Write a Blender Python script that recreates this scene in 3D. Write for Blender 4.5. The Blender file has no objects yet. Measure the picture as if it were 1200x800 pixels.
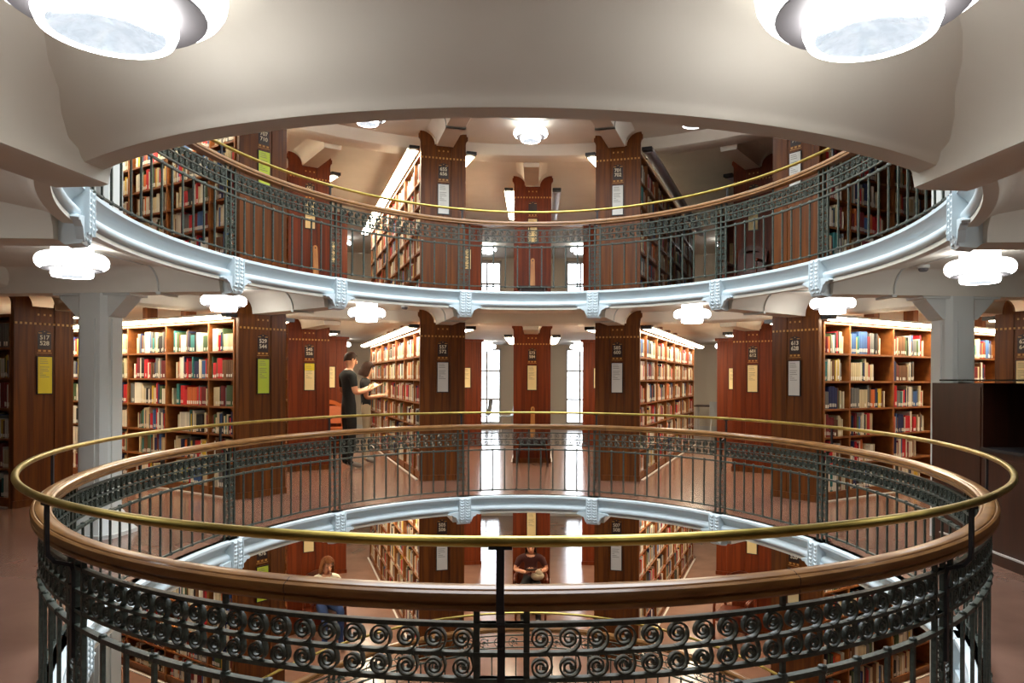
import bpy, math, random
from mathutils import Vector, Matrix
sc = bpy.context.scene
COL = sc.collection
R = math.radians
sin, cos, pi = math.sin, math.cos, math.pi

# ------------------------------------------------------------------ camera
FPX, PXX, PYY, DCAM, CAMX, CAMZ, ROLL = 860.0, 628.7, 443.9, 5.4, 0.0895, 1.395, 0.004
cd = bpy.data.cameras.new('camera'); cam = bpy.data.objects.new('camera', cd); COL.objects.link(cam)
cd.sensor_width = 36.0; cd.lens = FPX / 1200 * 36.0
cd.shift_x = -(PXX - 600) / 1200; cd.shift_y = (PYY - 400) / 1200
cd.clip_start = 0.05; cd.clip_end = 200
cam.matrix_world = Matrix.Translation((CAMX, -DCAM, CAMZ)) @ Matrix.Rotation(R(90), 4, 'X') @ Matrix.Rotation(ROLL, 4, 'Z')
sc.camera = cam
# ------------------------------------------------------------------ world (overcast daylight outside the windows)
w = bpy.data.worlds.new('world'); sc.world = w; w.use_nodes = True
bg = w.node_tree.nodes['Background']; bg.inputs[0].default_value = (0.86, 0.93, 1.0, 1); bg.inputs[1].default_value = 4.0
# ------------------------------------------------------------------ exposure
vs = sc.view_settings
vs.view_transform = 'Standard'; vs.look = 'None'; vs.exposure = 1.25; vs.gamma = 1.0; vs.use_curve_mapping = False
try:
    sc.cycles.use_denoising = True; sc.cycles.caustics_reflective = False; sc.cycles.caustics_refractive = False
    sc.cycles.max_bounces = 8; sc.cycles.sample_clamp_indirect = 6.0
except Exception:
    pass
LAMP_E, STRIP_E = 8.0, 15.0

# ------------------------------------------------------------------ helpers
def lin(c):
    return tuple(((v / 255) / 12.92 if v / 255 <= .04045 else ((v / 255 + .055) / 1.055) ** 2.4) for v in c)
class MB:
    def __init__(s): s.v = []; s.f = []; s.m = []
    def add(s, vs_, fs, mi=0):
        o = len(s.v); s.v += [tuple(p) for p in vs_]; s.f += [tuple(i + o for i in f) for f in fs]; s.m += [mi] * len(fs); return s
    def box(s, x0, x1, y0, y1, z0, z1, mi=0, M=None):
        p = [(x0, y0, z0), (x1, y0, z0), (x1, y1, z0), (x0, y1, z0), (x0, y0, z1), (x1, y0, z1), (x1, y1, z1), (x0, y1, z1)]
        if M: p = [M @ Vector(q) for q in p]
        return s.add(p, [(3, 2, 1, 0), (4, 5, 6, 7), (0, 1, 5, 4), (1, 2, 6, 5), (2, 3, 7, 6), (3, 0, 4, 7)], mi)
    def prism(s, poly, y0, y1, mi=0, M=None):           # poly in x,z, extruded along y (counter-clockwise seen from -y)
        n = len(poly); p = [(x, y0, z) for x, z in poly] + [(x, y1, z) for x, z in poly]
        if M: p = [M @ Vector(q) for q in p]
        fs = [tuple(range(n)), tuple(reversed(range(n, 2 * n)))] + [(i, i + n, (i + 1) % n + n, (i + 1) % n) for i in range(n)]
        return s.add(p, fs, mi)
    def tube(s, pts, r, n=6, closed=False, mi=0, flat=None):
        P = [Vector(p) for p in pts]; k = len(P); rr = r if isinstance(r, (list, tuple)) else [r] * k
        up = Vector((0, 0, 1)); vs_ = []
        for i, p in enumerate(P):
            if closed: d = P[(i + 1) % k] - P[i - 1]
            else: d = P[min(i + 1, k - 1)] - P[max(i - 1, 0)]
            d.normalize()
            a = d.cross(up)
            if a.length < .05: a = d.cross(Vector((0, 1, 0)))
            a.normalize(); b = a.cross(d)
            for j in range(n):
                t = 2 * pi * (j + .5) / n
                vs_.append(p + (a * cos(t) + b * sin(t)) * rr[i])
        fs = []
        for i in range(k if closed else k - 1):
            for j in range(n):
                fs.append((i * n + j, i * n + (j + 1) % n, ((i + 1) % k) * n + (j + 1) % n, ((i + 1) % k) * n + j))
        if not closed: fs += [tuple(reversed(range(n))), tuple(range((k - 1) * n, k * n))]
        return s.add(vs_, fs, mi)
    def lathe(s, prof, n=24, c=(0, 0, 0), mi=0, M=None):
        vs_ = []; k = len(prof)
        for j in range(n):
            t = 2 * pi * j / n
            for r, z in prof:
                q = Vector((r * cos(t), r * sin(t), z))
                if M: q = M @ q
                vs_.append(q + Vector(c))
        fs = []
        for j in range(n):
            for i in range(k - 1):
                a, b = j * k + i, ((j + 1) % n) * k + i
                fs.append((a, b, b + 1, a + 1))
        return s.add(vs_, fs, mi)
    def ell(s, c, r, n=12, m=8, mi=0, M=None):
        prof = [(max(1e-4, cos(-pi / 2 + pi * i / m)), sin(-pi / 2 + pi * i / m)) for i in range(m + 1)]
        S = Matrix.Diagonal((r[0], r[1], r[2], 1))
        return s.lathe(prof, n, c, mi, (M @ S) if M else S)
    def mesh(s, name, mats, smooth=False):
        me = bpy.data.meshes.new(name); me.from_pydata(s.v, [], s.f)
        for m in (mats if isinstance(mats, (list, tuple)) else [mats]): me.materials.append(m)
        if any(s.m): me.polygons.foreach_set('material_index', s.m)
        if smooth: me.polygons.foreach_set('use_smooth', [True] * len(me.polygons))
        me.update(); return me
    def build(s, name, mats, parent=None, smooth=False, loc=None, rz=0):
        return mk(name, s.mesh(name, mats, smooth), parent, loc, rz)
def mk(name, data, parent=None, loc=None, rz=0, M=None):
    o = bpy.data.objects.new(name, data); COL.objects.link(o)
    if parent: o.parent = parent
    if M is not None: o.matrix_basis = M
    else:
        if loc: o.location = loc
        if rz: o.rotation_euler = (0, 0, rz)
    return o
def tag(o, label=None, cat=None, group=None, kind=None):
    if label: o['label'] = label
    if cat: o['category'] = cat
    if group: o['group'] = group
    if kind: o['kind'] = kind
    return o
def thing(name, label, cat, loc=(0, 0, 0), rz=0, group=None):
    return tag(mk(name, None, None, loc, rz), label, cat, group)
def copy_tree(o, parent=None):
    c = o.copy(); COL.objects.link(c); c.parent = parent
    for ch in [x for x in o.children]: copy_tree(ch, c)
    return c
def bx(*a):
    mb = MB(); mb.box(*a); return mb
def autosmooth(me, ang=40):
    try:
        me.polygons.foreach_set('use_smooth', [True] * len(me.polygons)); me.set_sharp_from_angle(angle=R(ang))
    except Exception: pass
    return me

# ------------------------------------------------------------------ materials
def mat(name, col, rough=.5, metal=0.0, spec=.5, noise=None, bump=None, emit=None, coat=0.0):
    m = bpy.data.materials.new(name); m.use_nodes = True
    nt = m.node_tree; b = nt.nodes['Principled BSDF']; L = nt.links.new
    c = lin(col) if max(col) > 1 else col
    b.inputs['Base Color'].default_value = (*c, 1); b.inputs['Roughness'].default_value = rough
    b.inputs['Metallic'].default_value = metal; b.inputs['Specular IOR Level'].default_value = spec
    if coat: b.inputs['Coat Weight'].default_value = coat; b.inputs['Coat Roughness'].default_value = .12
    if emit is not None:
        b.inputs['Emission Color'].default_value = (*emit[0], 1); b.inputs['Emission Strength'].default_value = emit[1]
    if noise:      # (scale xyz, detail, dark colour, lo, hi)
        tc = nt.nodes.new('ShaderNodeTexCoord'); mp = nt.nodes.new('ShaderNodeMapping'); nz = nt.nodes.new('ShaderNodeTexNoise')
        mp.inputs['Scale'].default_value = noise[0]; nz.inputs['Scale'].default_value = 1.0; nz.inputs['Detail'].default_value = noise[1]
        nz.inputs['Distortion'].default_value = .4
        cr = nt.nodes.new('ShaderNodeValToRGB')
        cr.color_ramp.elements[0].position = noise[3]; cr.color_ramp.elements[1].position = noise[4]
        cr.color_ramp.elements[0].color = (*lin(noise[2]), 1); cr.color_ramp.elements[1].color = (*c, 1)
        L(tc.outputs['Object'], mp.inputs[0]); L(mp.outputs[0], nz.inputs['Vector']); L(nz.outputs[0], cr.inputs[0]); L(cr.outputs[0], b.inputs['Base Color'])
        if bump:
            bp = nt.nodes.new('ShaderNodeBump'); bp.inputs['Strength'].default_value = bump; bp.inputs['Distance'].default_value = .004
            L(nz.outputs[0], bp.inputs['Height']); L(bp.outputs[0], b.inputs['Normal'])
    return m
WG = ((22, 22, 1.3), 5)
M = {}
M['pier'] = mat('walnut_cladding', (116, 64, 18), .44, spec=.3, noise=((26, 26, 1.1), 6, (76, 38, 9), .3, .7), bump=.04)
M['pier_red'] = mat('mahogany_cladding', (118, 50, 16), .44, spec=.3, noise=((26, 26, 1.1), 6, (86, 32, 9), .3, .7), bump=.04)
M['oak'] = mat('oak_shelving', (152, 92, 42), .42, noise=((9, 9, 9), 5, (112, 62, 26), .3, .7))
M['dark_wood'] = mat('dark_stained_panel', (58, 25, 11), .38, noise=((18, 18, 1.4), 5, (38, 14, 6), .3, .7))
M['chairwood'] = mat('red_brown_chair_wood', (112, 48, 20), .3, noise=((14, 14, 3), 4, (74, 26, 10), .3, .7))
M['lightwood'] = mat('pale_birch_wood', (196, 138, 72), .4, noise=((20, 20, 2), 4, (164, 106, 50), .3, .7))
M['rail'] = mat('varnished_handrail_wood', (140, 98, 52), .32, noise=((7, 7, 40), 5, (100, 62, 26), .3, .72), coat=.35)
M['brass'] = mat('brass', (192, 172, 96), .3, metal=1.0, noise=((9, 9, 9), 4, (158, 140, 72), .3, .7))
M['iron'] = mat('green_black_iron', (68, 76, 67), .45, spec=.5, noise=((60, 60, 60), 4, (42, 48, 43), .3, .7), bump=.15)
M['black'] = mat('black_steel', (22, 22, 25), .45)
M['plaster'] = mat('painted_plaster', (224, 220, 208), .72, noise=((1.6, 1.6, 1.6), 6, (214, 209, 196), .3, .7), bump=.06)
M['white_paint'] = mat('blue_white_gloss_paint', (206, 218, 223), .38)
M['pillar'] = mat('pale_gray_paint', (206, 210, 206), .5)
M['wall'] = mat('off_white_wall', (216, 208, 188), .8)
M['floor'] = mat('brown_linoleum', (138, 104, 88), .2, noise=((2.2, 2.2, 2.2), 6, (122, 90, 76), .3, .7))
M['shelfmetal'] = mat('light_threshold', (190, 184, 176), .4)
M['gold'] = mat('inlaid_light_wood', (196, 142, 66), .4)
M['plaque'] = mat('dark_plaque', (40, 18, 10), .4)
M['numeral'] = mat('cream_numerals', (226, 216, 190), .5)
M['frame'] = mat('notice_frame', (24, 18, 16), .4)
M['paper_white'] = mat('white_notice_paper', (214, 214, 208), .5)
M['paper_cream'] = mat('cream_notice_paper', (226, 206, 154), .5)
M['paper_lime'] = mat('lime_notice_paper', (196, 214, 66), .5)
M['paper_yellow'] = mat('yellow_notice_paper', (218, 200, 44), .5)
M['print'] = mat('gray_print', (120, 118, 108), .7)
M['lamp'] = mat('lit_opal_glass', (250, 250, 250), .4, emit=((1.0, .985, .97), LAMP_E))
M['lamp_top'] = mat('lit_opal_glass_upper', (250, 250, 250), .4, emit=((1.0, .99, .98), 1.3))
M['lamp_gap'] = mat('lamp_gap_gray', (96, 94, 96), .6)
M['lamp_lens'] = mat('clear_ribbed_lens', (196, 208, 218), .12, metal=.6, noise=((40, 40, 6), 3, (90, 100, 112), .35, .65), emit=((.8, .9, 1.0), .35))
M['strip'] = mat('lit_strip_diffuser', (255, 250, 235), .4, emit=((1.0, .86, .62), STRIP_E))
M['strip_off'] = mat('unlit_strip_diffuser', (188, 192, 206), .4)
M['housing'] = mat('white_steel', (205, 205, 200), .5)
M['label'] = mat('white_spine_label', (232, 228, 216), .6)
M['glass'] = mat('window_glass', (255, 255, 255), .02)
gb = M['glass'].node_tree.nodes['Principled BSDF']; gb.inputs['Transmission Weight'].default_value = 1.0; gb.inputs['IOR'].default_value = 1.02
M['green_glass'] = mat('dark_green_glass', (20, 36, 32), .08)
M['chair_gray'] = mat('gray_shell_plastic', (176, 186, 192), .4)
M['orange_leather'] = mat('orange_leather', (176, 88, 34), .4)
M['skin'] = mat('skin', (206, 150, 118), .5)
M['hair_brown'] = mat('dark_brown_hair', (46, 26, 16), .7, spec=.2)
M['hair_red'] = mat('auburn_hair', (132, 82, 44), .7, spec=.2, noise=((60, 60, 8), 3, (92, 50, 24), .3, .7))
M['black_cloth'] = mat('black_cloth', (17, 18, 20), .9)
M['maroon_cloth'] = mat('maroon_cloth', (62, 22, 20), .9)
M['white_knit'] = mat('cream_knit', (226, 220, 200), .95)
M['olive_cloth'] = mat('olive_cloth', (66, 66, 38), .9)
M['jeans'] = mat('blue_denim', (40, 62, 108), .9)
M['khaki'] = mat('khaki_cloth', (172, 156, 130), .9)
M['shoe'] = mat('gray_shoe', (120, 118, 114), .7)
M['dark_eye'] = mat('dark_eye', (24, 16, 12), .3)
M['lip'] = mat('lip', (164, 84, 74), .5)
M['page'] = mat('book_page', (236, 226, 190), .8)
M['blue_plastic'] = mat('blue_band', (50, 120, 200), .5)
def attr_mat(name, obj):
    m = bpy.data.materials.new(name); m.use_nodes = True; nt = m.node_tree; b = nt.nodes['Principled BSDF']
    if obj: n = nt.nodes.new('ShaderNodeObjectInfo'); nt.links.new(n.outputs['Color'], b.inputs['Base Color'])
    else: n = nt.nodes.new('ShaderNodeVertexColor'); n.layer_name = 'Col'; nt.links.new(n.outputs['Color'], b.inputs['Base Color'])
    b.inputs['Roughness'].default_value = .6
    return m
M['cover'] = attr_mat('book_cover', True); M['covers'] = attr_mat('book_covers_far', False)

# ------------------------------------------------------------------ plan of the place
FH = 2.44                                   # floor to floor
EA, EB = 2.68, 3.46                         # the oval well
OC = Vector((0, .70, 0))                    # centre of the radial stacks
def el(t, off=0.0, z=0.0):
    nx, ny = sin(t) / EA, cos(t) / EB; l = math.hypot(nx, ny)
    return Vector((EA * sin(t) + off * nx / l, EB * cos(t) + off * ny / l, z))
def eln(t):
    n = Vector((sin(t) / EA, cos(t) / EB, 0)); n.normalize(); return n
NT = 3600
_s = [0.0]
for i in range(NT): _s.append(_s[-1] + (el(2 * pi * (i + 1) / NT) - el(2 * pi * i / NT)).length)
def s_of(t): 
    x = t / (2 * pi) * NT; i = min(int(x), NT - 1); return _s[i] + (_s[i + 1] - _s[i]) * (x - i)
def t_of(s):
    s = s % _s[-1]; lo, hi = 0, NT
    while hi - lo > 1:
        m = (lo + hi) // 2
        if _s[m] <= s: lo = m
        else: hi = m
    return 2 * pi * (lo + (s - _s[lo]) / (_s[lo + 1] - _s[lo])) / NT
POSTS = [16.84, 48.78, 73.76, 113.4, 146.3, 180, 360 - 146.3, 360 - 113.4, 360 - 73.76, 360 - 48.78, 360 - 16.84]
BAL = [9, 9, 14, 11, 9, 9, 11, 14, 9, 9, 9]        # balusters per bay, starting after the first post
VOL = [17, 17, 27, 21, 20, 20, 21, 27, 17, 17, 17]
def frame_at(t, off=0.0, z=0.0):            # local x along the rail, y into the well, z up
    n = eln(t); T = Vector((n.y, -n.x, 0)); p = el(t, off, z)
    return Matrix(((-T.x, -n.x, 0, p.x), (-T.y, -n.y, 0, p.y), (0, 0, 1, p.z), (0, 0, 0, 1)))
def ring(mb, prof, N=180, closed=True, t0=0, t1=2 * pi, mi=0):
    """sweep a profile of (offset outward, z) round the well; prof may be a function of t"""
    full = abs(t1 - t0 - 2 * pi) < 1e-6; k = None; vs_ = []
    cnt = N if full else N + 1
    for i in range(cnt):
        t = t0 + (t1 - t0) * i / N
        p = prof(t) if callable(prof) else prof
        k = len(p); vs_ += [el(t, o, z) for o, z in p]
    fs = []
    for i in range(N):
        a, b = i * k, ((i + 1) % cnt) * k
        for j in range(k if closed else k - 1):
            j2 = (j + 1) % k
            fs.append((a + j, a + j2, b + j2, b + j))
    return mb.add(vs_, fs, mi)
def rect_prof(o, z, wo, wz): return [(o - wo, z - wz), (o + wo, z - wz), (o + wo, z + wz), (o - wo, z + wz)]
def smooth01(x): x = max(0, min(1, x)); return x * x * (3 - 2 * x)
RW = 14.5                                   # radius of the outer wall
LEVELS = [(-FH, 'lower'), (0.0, 'middle'), (FH, 'upper')]

# ------------------------------------------------------------------ structure: floors, ceilings, cornices, outer wall, windows
def wpt(t):                                 # point on the outer wall facing ellipse parameter t
    p = el(t); d = p - OC; d.normalize()
    return OC + d * RW
def lip(t):
    a = math.degrees(abs((t + pi) % (2 * pi) - pi))
    return .338 if a > 146.3 else .215
CEILZ = -.10
for z, nm in LEVELS + [(2 * FH, 'top')]:
    mb = MB(); N = 180; K = 12
    if nm != 'top':
        vs_ = []; fs = []
        for i in range(N):
            t = 2 * pi * i / N; a = el(t, -.03); b = wpt(t)
            for k in range(K + 1): q = a.lerp(b, (k / K) ** 1.5); vs_.append((q.x, q.y, z))
        for i in range(N):
            for k in range(K):
                p, q = i * (K + 1) + k, ((i + 1) % N) * (K + 1) + k
                fs.append((p, p + 1, q + 1, q))
        mb.add(vs_, fs)
        tag(mb.build('floor_' + nm, M['floor']), 'brown polished linoleum floor of the %s gallery round the oval well' % nm, None, None, 'structure')
    # ceiling hung under this floor
    mb = MB(); vs_ = []; fs = []; K = 10
    for i in range(N):
        t = 2 * pi * i / N; L_ = lip(t); a = el(t, .62); b = wpt(t)
        deep = L_ - .215
        prof = [(-.03, -.19), (-.03 - .15 * deep, -L_), (.03, -L_), (.045, -L_ + .012), (.06, -L_ + .03), (.10, -L_ + .045), (.20, -.10 - (L_ - .1) * .45), (.40, -.10 - (L_ - .1) * .12), (.62, CEILZ)]
        vs_ += [el(t, o, z + zz) for o, zz in prof]
        for k in range(1, K + 1): q = a.lerp(b, (k / K) ** 1.4); vs_.append((q.x, q.y, z + CEILZ))
    k_ = 9 + K
    for i in range(N):
        for k in range(k_ - 1):
            p, q = i * k_ + k, ((i + 1) % N) * k_ + k
            fs.append((p, q, q + 1, p + 1))
    mb.add(vs_, fs)
    c = mb.build('ceiling_' + nm, M['plaster'], smooth=True)
    autosmooth(c.data, 30)
    tag(c, 'pale plaster ceiling with moulded lip under the %s floor' % nm if nm != 'top' else 'pale plaster ceiling over the upper gallery', None, None, 'structure')
    # radial beams with coved sides
    bz0, bz1 = z - .31, z + CEILZ
    hs = []
    for i in range(7):
        a = pi / 2 * i / 6; hs.append((.305 - .19 * sin(a), bz1 + .01 - (bz1 + .01 - bz0 - .015) * (1 - cos(a))))
    half = hs + [(.115, bz0)]
    poly = [(-x, zz) for x, zz in reversed(half)][::-1]
    sect = [(-.305, bz1 + .02)] + [(-x, zz) for x, zz in half] + [(x, zz) for x, zz in reversed(half)] + [(.305, bz1 + .02)]
    def beam(p, d, L_, s0=0.0):
        mb = MB(); rz = math.atan2(-d.x, d.y)
        MM = Matrix.Translation((p.x, p.y, 0)) @ Matrix.Rotation(rz, 4, 'Z')
        mb.prism(sect, s0, L_, 0, MM)
        o = mb.build('beam', M['plaster'], c); autosmooth(o.data, 35)
    for pt in POSTS:
        t = R(pt); p = el(t, .03); a = abs((pt + 180) % 360 - 180)
        if a > 170: continue
        if a < 90: d = p - OC; d.z = 0; d.normalize()
        else: d = Vector((math.copysign(1, p.x), -.05, 0)) if a < 130 else Vector((math.copysign(.10, p.x), -1, 0))
        d.normalize()
        
        if a < 60: beam(p, d, 1.36)
        elif a < 90: beam(p, d, 6.0)
        elif a < 130: beam(p, d, 6.0)
        else:                               # broad soft beam running from the well over the walkway
            mb = MB(); rz = math.atan2(-d.x, d.y); MM = Matrix.Translation((p.x, p.y, 0)) @ Matrix.Rotation(rz, 4, 'Z')
            hs2 = [(.11 + .66 * (1 - cos(pi / 2 * i / 10)), z - .37 + .275 * sin(pi / 2 * i / 10)) for i in range(11)]
            mb.prism([(-x_, z_) for x_, z_ in reversed(hs2)] + [(-.11, z - .378), (-.085, z - .385), (.085, z - .385), (.11, z - .378)] + hs2, -.05, 6.0, 0, MM)
            o = mb.build('beam', M['plaster'], c); autosmooth(o.data, 25)
    for ang in (0, 34, -34, 68, -68):
        d = Vector((sin(R(ang)), cos(R(ang)), 0)); beam(OC + d * 4.9, d, 1.05 if abs(ang) < 60 else .68)
    # circumferential down-stand beam behind the inner piers
    mb = MB(); vs_ = []; fs = []; NB = 60
    for i in range(NB + 1):
        a = R(-104 + 208 * i / NB); d = Vector((sin(a), cos(a), 0))
        for r, zz in ((4.50, bz1), (4.58, z - .235), (4.62, z - .255), (4.86, z - .255), (4.90, z - .235), (4.92, bz1)):
            q = OC + d * r; vs_.append((q.x, q.y, zz))
    for i in range(NB):
        for k in range(5): fs.append((i * 6 + k, (i + 1) * 6 + k, (i + 1) * 6 + k + 1, i * 6 + k + 1))
    mb.add(vs_, fs); o = mb.build('down_stand_beam', M['plaster'], c); autosmooth(o.data, 30)

# the cornice with leaf brackets
COR = [(.02, .0), (-.062, .0), (-.076, -.006), (-.076, -.028), (-.066, -.034), (-.060, -.044), (-.040, -.060), (-.022, -.078), (-.012, -.098), (-.012, -.112),
       (-.030, -.118), (-.044, -.124), (-.054, -.136), (-.058, -.150), (-.054, -.166), (-.044, -.178), (-.026, -.184), (-.026, -.196), (.0, -.205), (.02, -.205)]
def bracket_mesh():
    mb = MB()
    body = [(-.072, .0), (-.088, -.02), (-.086, -.10), (-.09, -.20), (-.080, -.27), (-.06, -.318), (.02, -.33), (.06, -.30), (.06, 0)]
    pts = [(-y, zz) for y, zz in body]     # y forward into the well
    X = .07
    MM = Matrix(((0, -1, 0, 0), (1, 0, 0, 0), (0, 0, 1, 0), (0, 0, 0, 1)))
    mb.prism([(a, b) for a, b in pts][::-1], -X, X, 0, MM)
    for sgn in (-1, 1):                    # side wings
        w_ = [(.06, -.17), (.185, -.185), (.20, -.20), (.185, -.212), (.15, -.208), (.13, -.225), (.105, -.235), (.09, -.27), (.06, -.31)]
        if sgn < 0: w_ = [(-x, zz) for x, zz in w_][::-1]
        mb.prism(w_[::-1], .035, .075, 0)
        mb.lathe([(1e-4, -.012), (.011, -.006), (.011, .006), (1e-4, .012)], 8, (sgn * .185, .07, -.198))
    for sgn in (-1, 1):                    # two columns of overlapping leaves
        for i in range(9):
            zz = -.028 - i * .0325; yy = .086 if zz > -.24 else .086 - (-.24 - zz) * .35
            for s2 in (-1, 1):
                MM = Matrix.Translation((sgn * .034 + s2 * .011, yy, zz)) @ Matrix.Rotation(R(-s2 * 38), 4, 'Y') @ Matrix.Rotation(R(-20), 4, 'X')
                mb.ell((0, 0, 0), (.019, .012, .009), 6, 4, 0, MM)
    for x in (-.07, -.002, .062): mb.box(x, x + .008, .07, .098, -.26, -.012)
    return autosmooth(mb.mesh('bracket', M['white_paint']), 35)
BRK = bracket_mesh()
for z, nm in LEVELS:
    mb = MB(); ring(mb, [(o, z + zz) for o, zz in COR], 420)
    o = mb.build('trim_' + {'lower': '1', 'middle': '2', 'upper': '3'}[nm], M['white_paint']); autosmooth(o.data, 35)
    tag(o, 'glossy blue-white moulded cornice round the oval well at the %s floor' % nm, None, None, 'structure')
    for pt in POSTS: mk('bracket', BRK, o, M=frame_at(R(pt), 0, z))

# outer wall with tall windows
WIN = [-5.15, 5.15]; WHALF = math.degrees(.40 / RW)
def arcbox(mb, a0, a1, r0, r1, z0, z1, step=3.0):
    n = max(1, int(abs(a1 - a0) / step)); vs_ = []; fs = []
    for i in range(n + 1):
        a = R(a0 + (a1 - a0) * i / n); d = Vector((sin(a), cos(a), 0))
        for r, zz in ((r0, z0), (r1, z0), (r1, z1), (r0, z1)):
            q = OC + d * r; vs_.append((q.x, q.y, zz))
    for i in range(n):
        for k in range(4): fs.append((i * 4 + k, i * 4 + (k + 1) % 4, (i + 1) * 4 + (k + 1) % 4, (i + 1) * 4 + k))
    fs += [(3, 2, 1, 0), tuple(n * 4 + k for k in range(4))]
    mb.add(vs_, fs)
wn = 0
for z, nm in LEVELS:
    mb = MB()
    e = [WIN[0] - WHALF, WIN[0] + WHALF, WIN[1] - WHALF, WIN[1] + WHALF]
    arcbox(mb, e[3] - 360, e[0], RW, RW + .3, z, z + FH)
    arcbox(mb, e[1], e[2], RW, RW + .3, z, z + FH)
    for k in (0, 2):
        arcbox(mb, e[k], e[k + 1], RW, RW + .3, z + 2.26, z + FH); arcbox(mb, e[k], e[k + 1], RW, RW + .3, z, z + .12)
    o = mb.build('wall_' + nm, M['wall']); tag(o, 'off-white curved outer wall of the %s floor' % nm, None, None, 'structure')
    mb = MB(); 
    for a0, a1 in ((e[3], 60), (-60, e[0]), (e[1], e[2])): arcbox(mb, a0, a1, RW - .02, RW, z + .001, z + .14)
    tag(mb.build('baseboard_' + nm, M['housing']), 'low off-white baseboard along the curved wall of the %s floor' % nm, None, None, 'structure')
    for k, ang in enumerate(WIN):
        wn += 1; d = Vector((sin(R(ang)), cos(R(ang)), 0)); q = OC + d * (RW + .12)
        root = mk('window_%d' % wn, None, None, (q.x, q.y, z), -R(ang))
        tag(root, 'tall white-framed window letting in daylight on the %s floor, %s' % (nm, 'readers side' if k == 0 else 'desk side'), None, None, 'structure')
        fr = MB()
        fr.box(-.41, -.35, -.06, .06, .12, 2.26); fr.box(.35, .41, -.06, .06, .12, 2.26); fr.box(-.41, .41, -.06, .06, .12, .19); fr.box(-.41, .41, -.06, .06, 2.2, 2.26)
        fr.build('window_frame', M['housing'], root)
        fr = MB(); fr.box(-.025, .025, -.05, .05, .15, 2.22); fr.build('mullion', M['housing'], root)
        for zz in (.82, 1.62): fr = MB(); fr.box(-.38, .38, -.05, .05, zz - .025, zz + .025); fr.build('transom', M['housing'], root)
        for x0, x1 in ((-.36, -.02), (.02, .36)):
            for z0, z1 in ((.17, .8), (.84, 1.6), (1.64, 2.22)):
                fr = MB(); fr.box(x0, x1, -.004, .004, z0, z1); fr.build('pane', M['glass'], root)
        fr = MB(); fr.box(-.46, .46, -.16, -.06, .09, .13); fr.build('window_sill', M['housing'], root)
# floor closing the well far below, unseen open shaft added above for daylight fill
mb = MB(); mb.lathe([(1e-4, -2 * FH), (6.5, -2 * FH)], 64, (0, 0, 0)); mb.f = [tuple(reversed(f)) for f in mb.f]
tag(mb.build('floor_ground', M['floor']), 'brown floor at the foot of the oval well', None, None, 'structure')
mb = MB(); ring(mb, [(.9, -2 * FH), (.9, -FH - .1)], 90, False)
tag(mb.build('wall_ground', M['wall']), 'plain wall round the foot of the well', None, None, 'structure')
mb = MB(); ring(mb, [(-.03, 2 * FH - .19), (-.03, 2 * FH + 1.6)], 90, False)
tag(mb.build('wall_daylight_shaft', M['plaster']), 'unseen white shaft wall added above the upper gallery, open to daylight', None, None, 'structure')

# ------------------------------------------------------------------ railings
def volute_mesh(up):
    path = []
    if up:
        path = [(.002, -.036), (.015, -.032), (.026, -.020)]
        for i in range(33):
            a = -pi / 12 + 2 * pi * 2.05 * i / 32; r = .0315 - .024 * (i / 32) ** .85
            path.append((r * cos(a), r * sin(a)))
    else:
        path = [(.014, .036), (.024, .028)]
        for i in range(33):
            a = pi / 6 - 2 * pi * 2.1 * i / 32; r = .0315 - .024 * (i / 32) ** .85
            path.append((r * cos(a), r * sin(a)))
    mb = MB(); vs_ = []; k = len(path); n = 4
    for i in range(k):
        p = Vector(path[i]); d = Vector(path[min(i + 1, k - 1)]) - Vector(path[max(0, i - 1)]); d.normalize(); nn = Vector((-d.y, d.x))
        th = .0024; dp = .0095 - .003 * i / k
        for sx, sy in ((-1, -1), (1, -1), (1, 1), (-1, 1)):
            q = p + nn * th * sx; vs_.append((q.x, dp * sy, q.y))
    fs = [(0, 1, 2, 3), tuple(4 * (k - 1) + j for j in (3, 2, 1, 0))]
    for i in range(k - 1):
        for j in range(4): fs.append((i * 4 + j, (i + 1) * 4 + j, (i + 1) * 4 + (j + 1) % 4, i * 4 + (j + 1) % 4))
    mb.add(vs_, fs)
    c0 = path[-1]; mb.box(c0[0] - .005, c0[0] + .005, -.009, .009, c0[1] - .005, c0[1] + .005)
    if up: mb.box(-.006, .022, -.011, .011, -.044, -.034)
    return autosmooth(mb.mesh('volute', M['iron']), 45)
VU, VD = volute_mesh(True), volute_mesh(False)
def baluster_mesh():
    mb = MB(); mb.box(-.007, .007, -.006, .006, .062, .543)
    for zz in (.062, .546): mb.lathe([(1e-4, -.016), (.012, -.012), (.0165, 0), (.012, .012), (1e-4, .016)], 8, (0, 0, zz))
    return mb.mesh('baluster', M['iron'])
BALM = baluster_mesh()
def post_mesh():
    mb = MB()
    for x in (-.066, 0, .066): mb.box(x - .008, x + .008, -.008, .008, 0, .80)
    for zz in (.60, .669, .746): mb.box(-.075, .075, -.011, .011, zz - .006, zz + .006)
    return mb.mesh('post', M['iron'])
def post_scroll_mesh():
    mb = MB()
    for sgn in (-1, 1):
        for i in range(7):
            c = (.033 * sgn, .095 + i * .067)
            pts = []
            for k in range(13):
                a = -pi / 2 + sgn * 2 * pi * 1.3 * k / 12; r = .029 - .018 * k / 12
                pts.append((c[0] + r * cos(a), 0, c[1] + r * sin(a)))
            mb.tube(pts, .0042, 4)
            mb.tube([(sgn * .006, 0, c[1] - .03), (sgn * .03, 0, c[1] + .0), (sgn * .06, 0, c[1] + .03)], .004, 4)
    return mb.mesh('scrollwork', M['iron'])
POSTM, PSCR = post_mesh(), post_scroll_mesh()
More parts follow.
